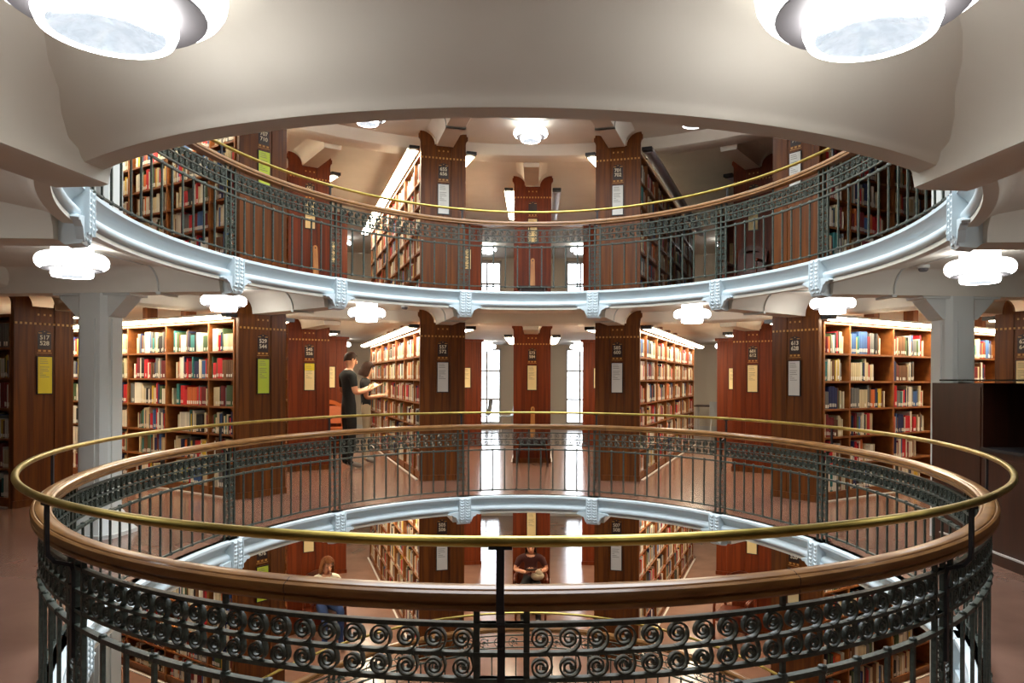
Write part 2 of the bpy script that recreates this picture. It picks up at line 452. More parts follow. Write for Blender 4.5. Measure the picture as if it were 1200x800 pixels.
def holder_mesh():
    mb = MB(); prev = None
    path = [(-.013, .44), (-.013, .73), (-.02, .755), (-.07, .775), (-.088, .80), (-.09, .84), (-.09, .972)]
    for (y0, z0), (y1, z1) in zip(path, path[1:]):
        d = Vector((0, y1 - y0, z1 - z0)); L_ = d.length; ang = math.atan2(-(y1 - y0), z1 - z0)
        MM = Matrix.Translation((0, y0, z0)) @ Matrix.Rotation(ang, 4, 'X')
        mb.box(-.010, .010, -.006, .006, -.004, L_ + .004, 0, MM)
    mb.box(-.03, .03, -.10, -.08, .966, .974)
    mb.lathe([(1e-4, -.004), (.006, -.003), (.006, .003), (1e-4, .004)], 8, (0, -.02, .69), 0)
    return mb.mesh('rail_bracket', M['black'])
HOLD = holder_mesh()
def stub_mesh():
    mb = MB(); mb.box(-.007, .007, -.006, .006, .0, .054)
    return mb.mesh('stub', M['iron'])
STUB = stub_mesh()
_h = [(.034, .790), (.037, .796), (.036, .804), (.030, .807), (.033, .811), (.039, .816), (.040, .828), (.037, .837), (.029, .842), (.024, .841), (.022, .845), (.012, .850)]
HRP = [(-o, zz) for o, zz in _h] + [(o, zz) for o, zz in reversed(_h)]
HRP = HRP[::-1]
for z, nm in LEVELS:
    root = thing('gallery_railing', {'lower': 'ornate iron railing with leafy scrolls and brass rail round the lower floor well',
        'middle': 'green-black iron railing with spiral scrolls, wooden handrail and brass rail round the middle floor well',
        'upper': 'green-black iron railing with spiral scrolls round the upper gallery well'}[nm], 'railing', (0, 0, z))
    mb = MB(); ring(mb, HRP, 420); autosmooth(mb.build('handrail', M['rail'], root).data, 30)
    mb = MB(); mb.tube([el(2 * pi * i / 420, .09, .985) for i in range(420)], .0145, 12, True); mb.build('brass_rail', M['brass'], root, True)
    for jt in (192.5, 162.1, 226, 134, 20, 340):
        mb = MB(); ring(mb, [(o * 1.008, .82 + (zz - .82) * 1.02) for o, zz in HRP], 1, True, R(jt), R(jt) + .0012); mb.build('joint', M['dark_wood'], root)
    for pn, zz, wo, wz in (('band_top_bar', .746, .010, .006), ('band_middle_bar', .669, .010, .005), ('band_bottom_bar', .60, .010, .006), ('baluster_rail', .543, .011, .008), ('bottom_rail', .062, .010, .006)):
        mb = MB(); ring(mb, rect_prof(0, zz, wo, wz), 200); mb.build(pn, M['iron'], root)
    for pt in POSTS:
        p = mk('post', POSTM, root, M=frame_at(R(pt))); mk('scrollwork', PSCR, p)
        mk('rail_bracket', HOLD, root, M=frame_at(R(pt)))
    nvol = 0; rest = []
    order = []
    for b in range(11):
        t0, t1 = R(POSTS[b]), R(POSTS[(b + 1) % 11]) + (2 * pi if b == 10 else 0)
        s0, s1 = s_of(t0) + .0665, (s_of(t1) if b < 10 else s_of(t1 - 2 * pi) + _s[-1]) - .0665
        n = BAL[b] + 1
        for k in range(1, n):
            t = t_of(s0 + (s1 - s0) * k / n)
            a = abs((math.degrees(t) + 180) % 360 - 180)
            if nm == 'middle' or a < 125: mk('baluster', BALM, root, M=frame_at(t))
            if k == n // 2: mk('stub', STUB, root, M=frame_at(t, 0, .746)); mk('stub', STUB, root, M=frame_at(t, 0, .546))
        n = VOL[b]
        for k in range(n):
            t = t_of(s0 + (s1 - s0) * (k + .5) / n); p = el(t)
            order.append(((p - Vector((CAMX, -DCAM, 0))).length, t))
    if nm != 'lower':
        order.sort(); 
        for i, (_, t) in enumerate(order):
            a = abs((math.degrees(t) + 180) % 360 - 180)
            if nm == 'upper': use = False
            else: use = i < 150
            if use:
                mk('volute', VU, root, M=frame_at(t, 0, .709)); mk('volute', VD, root, M=frame_at(t, 0, .6335))
            elif nm == 'middle' or a < 135: rest.append(t)
        mb = MB()
        for t in rest:
            for me, zz in ((VU, .709), (VD, .6335)):
                F = frame_at(t, 0, zz); mb.add([F @ v.co for v in me.vertices], [tuple(p.vertices) for p in me.polygons])
        tag(mb.build('volutes', M['iron'], root), None, None, None, 'stuff')
    else:                                   # leafy scrolls with rosettes in the band
        for b in range(11):
            a = abs((POSTS[b] + 180) % 360 - 180)
            if a > 120: continue
            t0, t1 = R(POSTS[b]), R(POSTS[(b + 1) % 11]) + (2 * pi if b == 10 else 0)
            mb = MB(); n = 9
            for k in range(n):
                tc = t0 + (t1 - t0) * (k + .5) / n; F = frame_at(tc, 0, .672); sg = 1 if k % 2 else -1
                pts = []
                for i in range(22):
                    an = sg * (-pi / 2 + 2 * pi * 1.4 * i / 21); r = .064 - .046 * i / 21
                    pts.append(F @ Vector((r * cos(an), 0, sg * r * sin(an) * .98)))
                mb.tube(pts, .0042, 4)
                mb.ell(F @ Vector((0, 0, 0)), (.018, .012, .018), 6, 4)
                for i in range(5):
                    an = 2 * pi * i / 5; mb.ell(F @ Vector((.05 * cos(an), 0, .05 * sin(an))), (.012, .006, .008), 5, 3)
            mb.build('leaf_scroll', M['iron'], root)

# ------------------------------------------------------------------ wood-clad piers
def pier_meshes():
    d = {}
    cove = [(.31 - .19 * sin(pi / 2 * i / 7), 2.335 - .175 * (1 - cos(pi / 2 * i / 7))) for i in range(8)]
    right = [(.31, 0), (.31, 2.19), (.318, 2.225), (.338, 2.25), (.338, 2.30), (.325, 2.30), (.318, 2.335)] + cove[1:]
    poly = right + [(-x, zz) for x, zz in reversed(right)]
    mb = MB(); mb.prism(poly, 0, .045); d['body'] = mb.mesh('body', M['pier']); d['body_red'] = mb.mesh('body', M['pier_red'])
    for nm, x0, x1, y in (('board_l', -.308, -.108, .012), ('board_m', -.104, .104, .006), ('board_r', .108, .308, .012)):
        mb = MB(); mb.box(x0, x1, -y, .002, .075, 2.135); d[nm] = mb.mesh('board', M['pier']); d[nm + '_red'] = mb.mesh('board', M['pier_red'])
    mb = MB(); mb.box(-.32, .32, -.022, .0, 0, .075); d['plinth'] = mb.mesh('plinth', M['pier'])
    mb = MB()
    for i in range(13):
        x = -.288 + .048 * i; q = .0115; mb.box(x - q, x + q, -.0145, -.004, 1.975 - q, 1.975 + q)
    for x in (-.062, 0, .062): mb.box(x - .010, x + .010, -.0085, -.004, 2.065, 2.085)
    for x in (-.05, 0, .05): mb.box(x - .014, x + .014, -.0085, -.004, 1.672, 1.692)
    mb.box(-.075, .075, -.0085, -.004, 1.655, 1.660)
    for x in (-.045, .045): mb.box(x - .018, x + .018, -.0085, -.004, 1.872, 1.880)
    mb.box(-.006, .006, -.0085, -.004, 1.888, 1.898)
    d['inlay'] = mb.mesh('inlay', M['gold'])
    mb = MB(); mb.prism([(-.07, 1.70), (.07, 1.70), (.07, 1.885), (.03, 1.90), (0, 1.912), (-.03, 1.90), (-.07, 1.885)], -.0075, 0); d['plaque'] = mb.mesh('plaque', M['plaque'])
    mb = MB(); mb.box(-.082, .082, -.02, 0, 1.205, 1.625); d['notice'] = mb.mesh('notice_frame', M['frame'])
    mb = MB(); mb.box(-.072, .072, -.0225, -.015, 1.215, 1.615)
    for k in ('white', 'cream', 'lime', 'yellow'): d['paper_' + k] = mb.mesh('paper', M['paper_' + k])
    mb = MB(); mb.box(-.072, .072, -.0235, -.015, 1.51, 1.615); d['half'] = mb.mesh('top_sheet', M['paper_yellow'])
    rnd = random.Random(5); mb = MB()
    for i in range(9):
        L_ = rnd.uniform(.03, .1); zz = 1.59 - i * .022 - (.02 if i > 2 else 0); mb.box(-.055, -.055 + L_, -.0242, -.0225, zz - .0025, zz + .0025)
    d['print'] = mb.mesh('print', M['print'])
    return d
PM = pier_meshes()
_tx = {}
def text_mesh(txt, size):
    if (txt, size) in _tx: return _tx[(txt, size)]
    c = bpy.data.curves.new('numerals', 'FONT'); c.body = txt; c.size = size; c.align_x = 'CENTER'; c.align_y = 'CENTER'; c.extrude = .0015; c.offset = .0009
    c.space_line = .95
    o = bpy.data.objects.new('tmp', c); COL.objects.link(o)
    me = bpy.data.meshes.new_from_object(o.evaluated_get(bpy.context.evaluated_depsgraph_get()))
    bpy.data.objects.remove(o); me.materials.clear(); me.materials.append(M['numeral']); me.name = 'numerals'
    _tx[(txt, size)] = me; return me
def pier(pos, ang, z, num, paper, label, red=False, group=None):
    root = thing('clad_pier', label, 'pier', (pos[0], pos[1], z), -R(ang), group)
    sf = '_red' if red else ''
    mk('body', PM['body' + sf], root)
    for b in ('board_l', 'board_m', 'board_r'): mk('board', PM[b + sf], root)
    mk('plinth', PM['plinth'], root); tag(mk('inlay', PM['inlay'], root), None, None, None, 'stuff')
    p = mk('plaque', PM['plaque'], root)
    if num:
        mk('numerals', text_mesh(num, .066), p, M=Matrix.Translation((0, -.0085, 1.795)) @ Matrix.Rotation(R(90), 4, 'X'))
    n = mk('notice', PM['notice'], root)
    mk('paper', PM['paper_' + ('cream' if paper == 'half' else paper)], n)
    if paper == 'half': mk('top_sheet', PM['half'], n)
    mk('print', PM['print'], n)
    return root
def pol(r, ang): return (OC.x + r * sin(R(ang)), OC.y + r * cos(R(ang)))
NUM = {('middle', 'P2L'): ('529\n544', 'lime'), ('middle', 'O1L'): ('545\n556', 'half'), ('middle', 'P1L'): ('557\n572', 'white'), ('middle', 'P0'): ('573\n584', 'cream'),
       ('middle', 'P1R'): ('585\n600', 'white'), ('middle', 'O1R'): ('601\n612', 'cream'), ('middle', 'P2R'): ('613\n628', 'white'), ('middle', 'O2R'): ('629\n640', 'cream'), ('middle', 'O2L'): ('517\n528', 'yellow'),
       ('upper', 'P2L'): ('707\n710', 'lime'), ('upper', 'O1L'): ('651\n654', 'cream'), ('upper', 'P1L'): ('655\n656', 'white'), ('upper', 'P0'): ('', 'cream'), ('upper', 'P1R'): ('701\n702', 'white'),
       ('upper', 'O1R'): ('', 'cream'), ('upper', 'P2R'): ('713\n714', 'white'),
       ('lower', 'P2L'): ('475\n476', 'lime'), ('lower', 'O1L'): ('', 'cream'), ('lower', 'P1L'): ('505\n506', 'white'), ('lower', 'P0'): ('', 'cream'), ('lower', 'P1R'): ('507\n508', 'white'),
       ('lower', 'O1R'): ('', 'cream'), ('lower', 'P2R'): ('519\n520', 'cream')}
PAPER = {'lime': 'lime green notice', 'half': 'notice half yellow and half cream', 'white': 'gray-white notice', 'cream': 'cream notice', 'yellow': 'yellow notice'}
PPOS = {'P1L': (-1.20, 4.68, -15.5), 'P1R': (1.20, 4.70, 15.5), 'P2L': (-3.14, 3.25, -53), 'P2R': (3.12, 3.20, 53), 'P0': (.015, 6.83, 0),
        'O1L': (-3.35, 5.70, -33), 'O1R': (3.36, 5.69, 34), 'O2L': (-5.32, 2.66, -62), 'O2R': (5.42, 2.62, 62)}
PN = {('middle', 'P2L'): 'middle floor pier with lime green notice', ('middle', 'O1L'): 'middle floor pier with half yellow, half cream notice', ('middle', 'P1L'): 'middle floor pier beside the two standing readers',
      ('middle', 'P0'): 'middle floor pier between the two tall windows', ('middle', 'P1R'): 'middle floor pier beside the desk aisle', ('middle', 'O1R'): 'middle floor pier with cream notice across the desk aisle',
      ('middle', 'P2R'): 'middle floor pier next to the stair enclosure bookcase', ('middle', 'O2R'): 'middle floor pier behind the stair enclosure', ('middle', 'O2L'): 'middle floor pier with yellow notice',
      ('upper', 'P2L'): 'upper gallery pier with lime green notice', ('upper', 'O1L'): 'upper gallery pier next to the lime notice one', ('upper', 'P1L'): 'upper gallery pier with the brightly lit bookcase', ('upper', 'P0'): 'upper gallery pier on the axis of the well',
      ('upper', 'P1R'): 'upper gallery pier with the unlit bookcase', ('upper', 'O1R'): 'upper gallery pier behind the dark armchair', ('upper', 'P2R'): 'upper gallery pier at the dark end',
      ('lower', 'P2L'): 'lower floor pier with lime green notice', ('lower', 'O1L'): 'lower floor pier behind the cardigan reader', ('lower', 'P1L'): 'lower floor pier between the two seated women', ('lower', 'P0'): 'lower floor pier behind the woman in maroon',
      ('lower', 'P1R'): 'lower floor pier beside the empty armchair aisle', ('lower', 'O1R'): 'lower floor pier behind the empty armchair', ('lower', 'P2R'): 'lower floor pier past the empty armchair'}
def end_panel(pos, ang, z, label):
    root = thing('end_panel', label, 'end panel', (pos[0], pos[1], z), -R(ang))
    bx(-.31, .31, 0, .05, 0, 2.16).build('panel', M['pier_red'], root); bx(-.35, .35, -.03, .08, 2.16, 2.21).build('cap', M['pier_red'], root)
    for x0, x1 in ((-.30, -.11), (-.10, .10), (.11, .30)): bx(x0, x1, -.008, 0, .08, 2.14).build('board', M['pier_red'], root)
    bx(-.32, .32, -.02, 0, 0, .075).build('plinth', M['pier_red'], root)
    n = mk('notice', PM['notice'], root, (0, -.005, 0)); mk('paper', PM['paper_cream'], n); tag(mk('print', PM['print'], n), None, None, None, 'stuff')
for z, nm in LEVELS:
    for k, (x, y, a) in PPOS.items():
        if (nm, k) not in NUM: continue
        num, pap = NUM[(nm, k)]
        pier((x, y), a, z, num, pap, 'wood-clad ' + PN[(nm, k)] + ('' if 'notice' in PN[(nm, k)] else ', with ' + PAPER[pap]), red=k in ('O1L', 'O1R', 'P0'))
    fl = nm + (' gallery' if nm == 'upper' else ' floor')
    for ang, w_ in ((-8.5, {'middle': 'by the window behind the shell chairs', 'upper': 'by the window on the lit side', 'lower': 'by the window on the cardigan reader side'}[nm]),
                    (8.5, {'middle': 'by the window on the desk aisle side', 'upper': 'by the window on the unlit side', 'lower': 'by the window on the empty armchair side'}[nm]),
                    (-25.5, {'middle': 'beside the orange armchair', 'upper': 'deep in the lit aisle', 'lower': 'deep in the aisle behind the cardigan reader'}[nm]),
                    (25.5, {'middle': 'deep in the desk aisle', 'upper': 'deep in the dark aisle', 'lower': 'deep in the aisle behind the empty armchair'}[nm])):
        end_panel(pol(9.13, ang), ang, z, 'red-brown wood end panel %s on the %s' % (w_, fl))

# ------------------------------------------------------------------ bookcases, books, strip lights
SHZ = [.10, .415, .735, 1.06, 1.385, 1.71]
WH = .30
UPM = bx(-WH, WH, -.0125, .0125, 0, 2.04).mesh('upright', M['oak'])
SHM = {}
def shelf_mesh(L_):
    k = round(L_, 3)
    if k not in SHM: SHM[k] = bx(-WH + .004, WH - .004, .0125, L_ - .0125, -.022, 0).mesh('shelf', M['oak'])
    return SHM[k]
PTM = bx(-.07, .07, -.06, .06, 2.065, 2.36).mesh('ceiling_post', M['pier'])
BOOKS = []
PALETTE = [((196, 30, 40), 'red', 9), ((122, 30, 34), 'dark red', 9), ((28, 38, 84), 'dark blue', 9), ((60, 96, 150), 'blue', 4), ((36, 32, 32), 'black', 8), ((226, 220, 204), 'white', 22), ((206, 190, 152), 'cream', 20),
           ((112, 74, 44), 'brown', 10), ((70, 92, 58), 'green', 7), ((112, 112, 110), 'gray', 9), ((214, 180, 60), 'yellow', 2.5), ((206, 104, 44), 'orange', 3.5), ((50, 120, 118), 'teal', 3)]
PW = [p[2] for p in PALETTE]
def bookcase(key, nm, z, corner, ang, side, secs, lit=True, label='', fill=(.55, 1.0), rows=None, seed=0, strips=(True, True), dull=False):
    rnd = random.Random(seed)
    d = Vector((sin(R(ang)), cos(R(ang)), 0)); xr = Vector((d.y, -d.x, 0))
    c0 = Vector((corner[0], corner[1], 0)) - xr * side * .31 + d * .06
    root = thing('bookcase', label, 'bookcase', (c0.x, c0.y, z), -R(ang))
    L_ = sum(secs)
    bx(-WH - .005, WH + .005, 0, L_, 2.04, 2.066).build('top', M['oak'], root)
    bx(-WH + .02, WH - .02, 0, L_, 0, .078).build('plinth', M['oak'], root)
    bx(-.01, .01, 0, L_, .08, 2.04).build('back', M['oak'], root)
    tr = MB(); tr.box(-WH - .05, -WH - .02, 0, L_, 0, .012); tr.box(WH + .02, WH + .05, 0, L_, 0, .012); tr.build('floor_strip', M['shelfmetal'], root)
    y = 0; bounds = [0]
    for s in secs: y += s; bounds.append(y)
    for i, b in enumerate(bounds):
        mk('upright', UPM, root, (0, b if 0 < i < len(bounds) - 1 else (b + .0125 if i == 0 else b - .0125), 0))
        if 0 < i < len(bounds) - 1: mk('ceiling_post', PTM, root, (0, b, 0))
    MW = Matrix.Translation((c0.x, c0.y, z)) @ Matrix.Rotation(-R(ang), 4, 'Z')
    for i, s in enumerate(secs):
        for ri, sz in enumerate(SHZ):
            mk('shelf', shelf_mesh(s), root, (0, bounds[i], sz))
            if rows and ri not in rows: continue
            f = rnd.uniform(*fill) * (s - .064); yc = bounds[i] + .031; yend = yc + f
            while yc < yend:
                p = rnd.choices(PALETTE, PW)[0]; run = rnd.choice((1, 1, 1, 1, 1, 1, 2, 2, 3, 5)); th = rnd.choice((rnd.uniform(.012, .024), rnd.uniform(.014, .03), rnd.uniform(.022, .042))); h = rnd.uniform(.185, .272); dp = rnd.uniform(.14, .2)
                for _ in range(run):
                    if yc + th > yend: break
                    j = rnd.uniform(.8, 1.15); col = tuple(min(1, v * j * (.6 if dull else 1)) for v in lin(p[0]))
                    BOOKS.append(dict(M=MW, side=side, y=yc, th=th - .0015, z=sz, h=h * rnd.uniform(.99, 1.01), dp=dp, col=col, cname=p[1], key=(nm, key), row=ri, lab=rnd.random() < .8, lean=0))
                    yc += th
                if rnd.random() < .05: yc += .03
                yc += .0005
            if f < (s - .064) * .85 and rnd.random() < .7:       # a leaning bookend slip of pale books
                th = .02
                BOOKS.append(dict(M=MW, side=side, y=yc + .004, th=th, z=sz, h=.2, dp=.17, col=lin((210, 200, 170)), cname='cream', key=(nm, key), row=ri, lab=False, lean=0))
    # fluorescent strips along both aisle edges of the top
    for sd, on in ((side, strips[0]), (-side, strips[1])):
        if on is None: continue
        st = thing('strip_light', '%s strip light, %s side, %s' % ('lit' if on else 'unlit', 'book' if sd == side else 'rear', PN[(nm, key)]), 'light', (c0.x, c0.y, z), -R(ang))
        x = sd * (WH + .10); prof = [(.075 * cos(a), -.035 * sin(a)) for a in [pi * k / 8 for k in range(9)]]
        mb = MB(); mb.prism([(x + px, 2.105 + pz) for px, pz in prof][::-1], .0, L_ + .3); mb.build('diffuser', M['strip'] if on else M['strip_off'], st)
        bx(x - .078, x + .078, 0, L_ + .3, 2.106, 2.13).build('housing', M['housing'], st)
        bx(x - .07, x + .07, -.10, -.001, 2.085, 2.13).build('end_cap', M['black'], st)
        for k in range(3):
            yy = .4 + k * (L_ - .8) / 2; bx(min(x, sd * WH) - .01, max(x, sd * WH) + .01, yy, yy + .03, 2.115, 2.122).build('arm', M['black'], st)
    return root
S4 = [.5, .9, .9, .9, .9, .9]; S7 = [.5, .9, .9, .9, .9, .9, .9]
LAB = {'P2L': 'oak bookcase behind the pier %s', 'P2R': 'oak bookcase behind the pier %s', 'P1L': 'long oak bookcase behind the pier %s', 'P1R': 'long oak bookcase behind the pier %s', 'O2L': 'dim oak bookcase behind the pier %s', 'O2R': 'oak bookcase behind the pier %s'}
for z, nm in LEVELS:
    for key, corner, ang, side, secs in (('P2L', (-3.36, 3.04), -57, -1, S4), ('P2R', (3.34, 2.98), 57, 1, S4), ('P1L', (-1.51, 4.66), -19.2, -1, S7), ('P1R', (1.51, 4.68), 19.2, 1, S7)):
        off = nm == 'upper' and key in ('P1R', 'P2R')
        sp = (not off, key != 'P2R' or not off)
        if nm == 'upper' and key == 'P1R': sp = (False, True)
        bookcase(key, nm, z, corner, ang, side, secs, label='%soak bookcase of the %s' % ('long ' if key[1] == '1' else '', PN[(nm, key)]), seed=hash(key) % 7 + int(z * 10) if False else {'P2L': 1, 'P2R': 2, 'P1L': 3, 'P1R': 4}[key] + int(z * 100),
                 fill={'P2L': (.7, 1.0), 'P2R': (.55, .85), 'P1L': (.7, 1), 'P1R': (.7, 1)}[key], strips=sp)
    for key in ('O1L', 'O1R'):
        x, y, a = PPOS[key]; sd = -1 if key[-1] == 'L' else 1; d = Vector((sin(R(a)), cos(R(a)), 0)); xr = Vector((d.y, -d.x, 0)); q = Vector((x, y, 0)) + xr * sd * .31
        bookcase(key, nm, z, (q.x, q.y), a * 1.06, sd, [.9, .9], label='short oak bookcase of the ' + PN[(nm, key)], rows=[9], strips=(None, not (nm == 'upper' and key == 'O1R')))
x, y, a = PPOS['P0']
for z, nm in LEVELS:
    bookcase('P0', nm, z, (x - .31, y), 0, -1, [.9, .9], label='short oak bookcase of the ' + PN[(nm, 'P0')], rows=[9], strips=(True, nm != 'upper'))
for key, sd in (('O2L', -1), ('O2R', 1)):
    x, y, a = PPOS[key]; d = Vector((sin(R(a)), cos(R(a)), 0)); xr = Vector((d.y, -d.x, 0)); q = Vector((x, y, 0)) + xr * sd * .31
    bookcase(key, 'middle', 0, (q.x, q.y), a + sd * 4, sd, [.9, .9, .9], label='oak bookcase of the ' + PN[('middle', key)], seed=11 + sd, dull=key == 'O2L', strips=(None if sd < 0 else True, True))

# books: the 300 that show largest are single objects, the rest one object
def bookmesh(name, m0):
    v = []; f = []
    prof = [(0.06, 0), (0, .22), (0, .78), (.06, 1), (1, 1), (1, 0)]
    for zz in (0, 1): v += [(x, y, zz) for x, y in prof]
    f = [(5, 4, 3, 2, 1, 0), (6, 7, 8, 9, 10, 11)] + [(i, (i + 1) % 6, (i + 1) % 6 + 6, i + 6) for i in range(6)]
    return v, f
BV, BF = bookmesh('book', None)
def book_me(lab):
    mb = MB(); mb.add(BV, BF)
    if lab: mb.add([(-.006, .22, .09), (-.006, .78, .09), (-.006, .78, .24), (-.006, .22, .24)], [(0, 3, 2, 1)], 1)
    return mb.mesh('book', [M['cover'], M['label']])
BM = {True: book_me(True), False: book_me(False)}
def bmat(b):
    if b['side'] < 0: L = Matrix.Translation((-.285, b['y'], b['z'] + .0012)) @ Matrix.Diagonal((b['dp'], b['th'], b['h'], 1))
    else: L = Matrix.Translation((.285, b['y'] + b['th'], b['z'] + .0012)) @ Matrix.Rotation(pi, 4, 'Z') @ Matrix.Diagonal((b['dp'], b['th'], b['h'], 1))
    return b['M'] @ L
for b in BOOKS:
    p = (b['M'] @ Vector((b['side'] * .285, b['y'], b['z'] + .1))) ; dd = p.y + DCAM
    u = PXX + FPX * (p.x - CAMX) / dd; v_ = PYY + FPX * (CAMZ - p.z) / dd
    vis = 0 < u < 1200 and 0 < v_ < 800
    b['pri'] = (b['h'] / dd if vis and b['key'][0] == 'middle' and b['key'][1] in ('P2L', 'P2R') and b['row'] >= 2 and not (40 < u < 104 or u < 20) else 0) ; b['u'] = u
    b['pri'] *= 1 if u > 83 and u < 1100 else 0
BOOKS.sort(key=lambda b: -b['pri'])
ROWN = {5: 'top', 4: 'second', 3: 'third', 2: 'fourth', 1: 'fifth', 0: 'bottom'}
CASEN = {'P2L': 'bookcase by the pale pillar', 'P2R': 'bookcase by the stair enclosure'}
for b in BOOKS[:300]:
    o = mk('book', BM[b['lab']], M=bmat(b)); o.color = (*b['col'], 1)
    tag(o, '%s%s%s book %s, %s shelf, %s' % ('tall ' if b['h'] > .245 else ('short ' if b['h'] < .21 else ''), 'thin ' if b['th'] < .019 else ('thick ' if b['th'] > .029 else ''), b['cname'], 'with white label' if b['lab'] else 'without label', ROWN[b['row']], CASEN[b['key'][1]]), 'book', 'books on the %s shelf of the %s' % (ROWN[b['row']], CASEN[b['key'][1]]))
V = []; F = []; C = []
LW = (*lin((232, 228, 216)), 1)
for b in BOOKS[300:]:
    X = bmat(b); o = len(V)
    V += [tuple(X @ Vector(p)) for p in BV]; F += [tuple(i + o for i in f) for f in BF]; C += [(*b['col'], 1)] * len(BF)
    if b['lab']:
        o = len(V); V += [tuple(X @ Vector(p)) for p in ((-.006, .15, .06), (-.006, .85, .06), (-.006, .85, .24), (-.006, .15, .24))]; F.append((o, o + 3, o + 2, o + 1)); C.append(LW)
me = bpy.data.meshes.new('shelved_books'); me.from_pydata(V, [], F); me.materials.append(M['covers'])
ca = me.color_attributes.new('Col', 'FLOAT_COLOR', 'CORNER'); buf = []
for f, c in zip(F, C): buf += list(c) * len(f)
ca.data.foreach_set('color', buf); me.update()
tag(mk('shelved_books', me), 'many-coloured books filling the farther shelves on all floors', 'books', None, 'stuff')

# ------------------------------------------------------------------ ceiling lamps
def lamp_meshes():
    d = {}
    mb = MB(); mb.lathe([(1e-4, 0), (.125, 0), (.13, -.006), (.13, -.09), (1e-4, -.09)][::-1], 32); d['canopy'] = autosmooth(mb.mesh('canopy', M['lamp_top']), 40)
    ring_ = [(.170 + .059 * cos(a), -.135 + .056 * sin(a)) for a in [2 * pi * k / 18 for k in range(19)]]
    mb = MB(); mb.lathe(ring_, 40)
    mb.m = [0 if (sum(mb.v[i][2] for i in f) / 4 > -.145) else 1 for f in mb.f]
    d['torus'] = mb.mesh('opal_ring', [M['lamp_top'], M['lamp']], True)
    mb = MB(); mb.lathe([(1e-4, -.186), (.186, -.186), (.188, -.190), (.186, -.194), (1e-4, -.194)][::-1], 40); d['gap'] = mb.mesh('gap_plate', M['lamp_gap'])  # dark gray plate between opal ring and rim
    mb = MB(); mb.lathe([(.118, -.19), (.130, -.194), (.132, -.222), (.124, -.242), (.112, -.244), (.106, -.236)], 40); d['drum'] = autosmooth(mb.mesh('opal_rim', M['lamp']), 40)
    mb = MB(); mb.lathe([(.112, -.240), (.09, -.232), (.06, -.220), (.03, -.212), (1e-4, -.21)], 40); d['lens'] = mb.mesh('lens', M['lamp_lens'], True)
    return d
LM = lamp_meshes()
def ring_lamp(x, y, z, label):
    t = thing('ring_lamp', label, 'lamp', (x, y, z))
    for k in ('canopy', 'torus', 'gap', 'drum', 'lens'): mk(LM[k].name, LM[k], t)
    return t
cz = FH + CEILZ
ring_lamp(-.79, -3.90, cz, 'large lit opal ring lamp on the walkway ceiling, yellow notice side')
ring_lamp(.77, -3.90, cz, 'large lit opal ring lamp on the walkway ceiling, stair enclosure side')
ring_lamp(-3.17, -.25, cz, 'lit opal ring lamp beside the free-standing pale pillar')
ring_lamp(3.27, -.13, cz, 'lit opal ring lamp over the dark stair enclosure')
a = 3.6
for an, zz, lb in ((-63, 0, 'in front of the lime notice pier bookcase on the middle floor'), (63, 0, 'in front of the bookcase by the stair enclosure'), (-34, 0, 'at the mouth of the aisle with the two standing readers'),
                   (34, 0, 'at the mouth of the desk aisle'), (0, FH, 'on the upper gallery ceiling on the axis of the well'), (-34, FH, 'on the upper gallery ceiling on the lit side'), (34, FH, 'on the upper gallery ceiling on the unlit side'),
                   (-63, -FH, 'over the lower floor near the lime notice'), (-34, -FH, 'over the seated cardigan reader'), (0, -FH, 'over the seated woman in maroon'), (34, -FH, 'over the empty armchair'), (63, -FH, 'over the lower floor past the empty armchair')):
    x, y = pol(a, an); ring_lamp(x, y, cz + zz, 'lit opal ring lamp ' + lb)
for zz, fl in ((-FH, 'lower floor'), (0, 'middle floor'), (FH, 'upper gallery')):
    for sg, w_ in ((-1, 'readers side'), (1, 'desk side')):
        ring_lamp(sg * 1.15, 13.0, cz + zz, 'lit opal ring lamp near the window, %s of the %s' % (w_, fl))
        ring_lamp(sg * 4.6, 12.2, cz + zz, 'added lit ring lamp ending the aisle, %s of the %s' % (w_, fl))  # aisle-end lamps added to brighten the far wall
for sd, nm_ in ((-1, 'yellow notice'), (1, 'stair enclosure')):  # out-of-view lamps added to spread the light more evenly
    ring_lamp(sd * 2.85, -2.75, cz, 'unseen lit ring lamp added over the walkway behind the railing bay, %s side' % nm_)
    ring_lamp(sd * 1.6, -6.6, cz, 'unseen lit ring lamp added over the open floor behind the railing, %s side' % nm_)
    ring_lamp(sd * 5.2, -3.6, cz, 'unseen lit ring lamp added over the far walkway, %s side' % nm_)
    ring_lamp(sd * 3.2, -.2, cz - FH, 'unseen lit ring lamp added under the middle gallery beside the well, %s side' % nm_)

# ------------------------------------------------------------------ conduits and detectors on the ceilings
def conduit(par, lam, post, z, off=.55):
    """gray pipe from a lamp across the ceiling, down the cove of a beam, ending in a small box under it"""
    t = R(post); p = el(t, .03); d = p - OC; d.z = 0; d.normalize(); q = p + d * off; xr = Vector((d.y, -d.x, 0))
    lv = Vector((lam[0], lam[1], 0)) - q; sg = 1 if lv.dot(xr) > 0 else -1
    cz_ = z + CEILZ; pts = [Vector((lam[0], lam[1], cz_ - .008)).lerp(Vector((*(q + xr * sg * .36).xy, cz_ - .008)), f) for f in (.15, .5, 1)]
    for i in range(7):
        a_ = pi / 2 * i / 6; pts.append(Vector((*(q + xr * sg * (.305 - .19 * sin(a_) + .006)).xy, cz_ + .004 - (.205) * (1 - cos(a_)))))
    mb = MB(); mb.tube(pts, .008, 6); mb.build('conduit', M['pillar'], par, True)
    MM = Matrix.Translation((q.x, q.y, z - .318)) @ Matrix.Rotation(math.atan2(-d.x, d.y), 4, 'Z')
    mb = MB(); mb.box(-.13, .13, -.02, .02, -.012, .01, 0, MM); mb.build('conduit_box', M['pillar'], par)
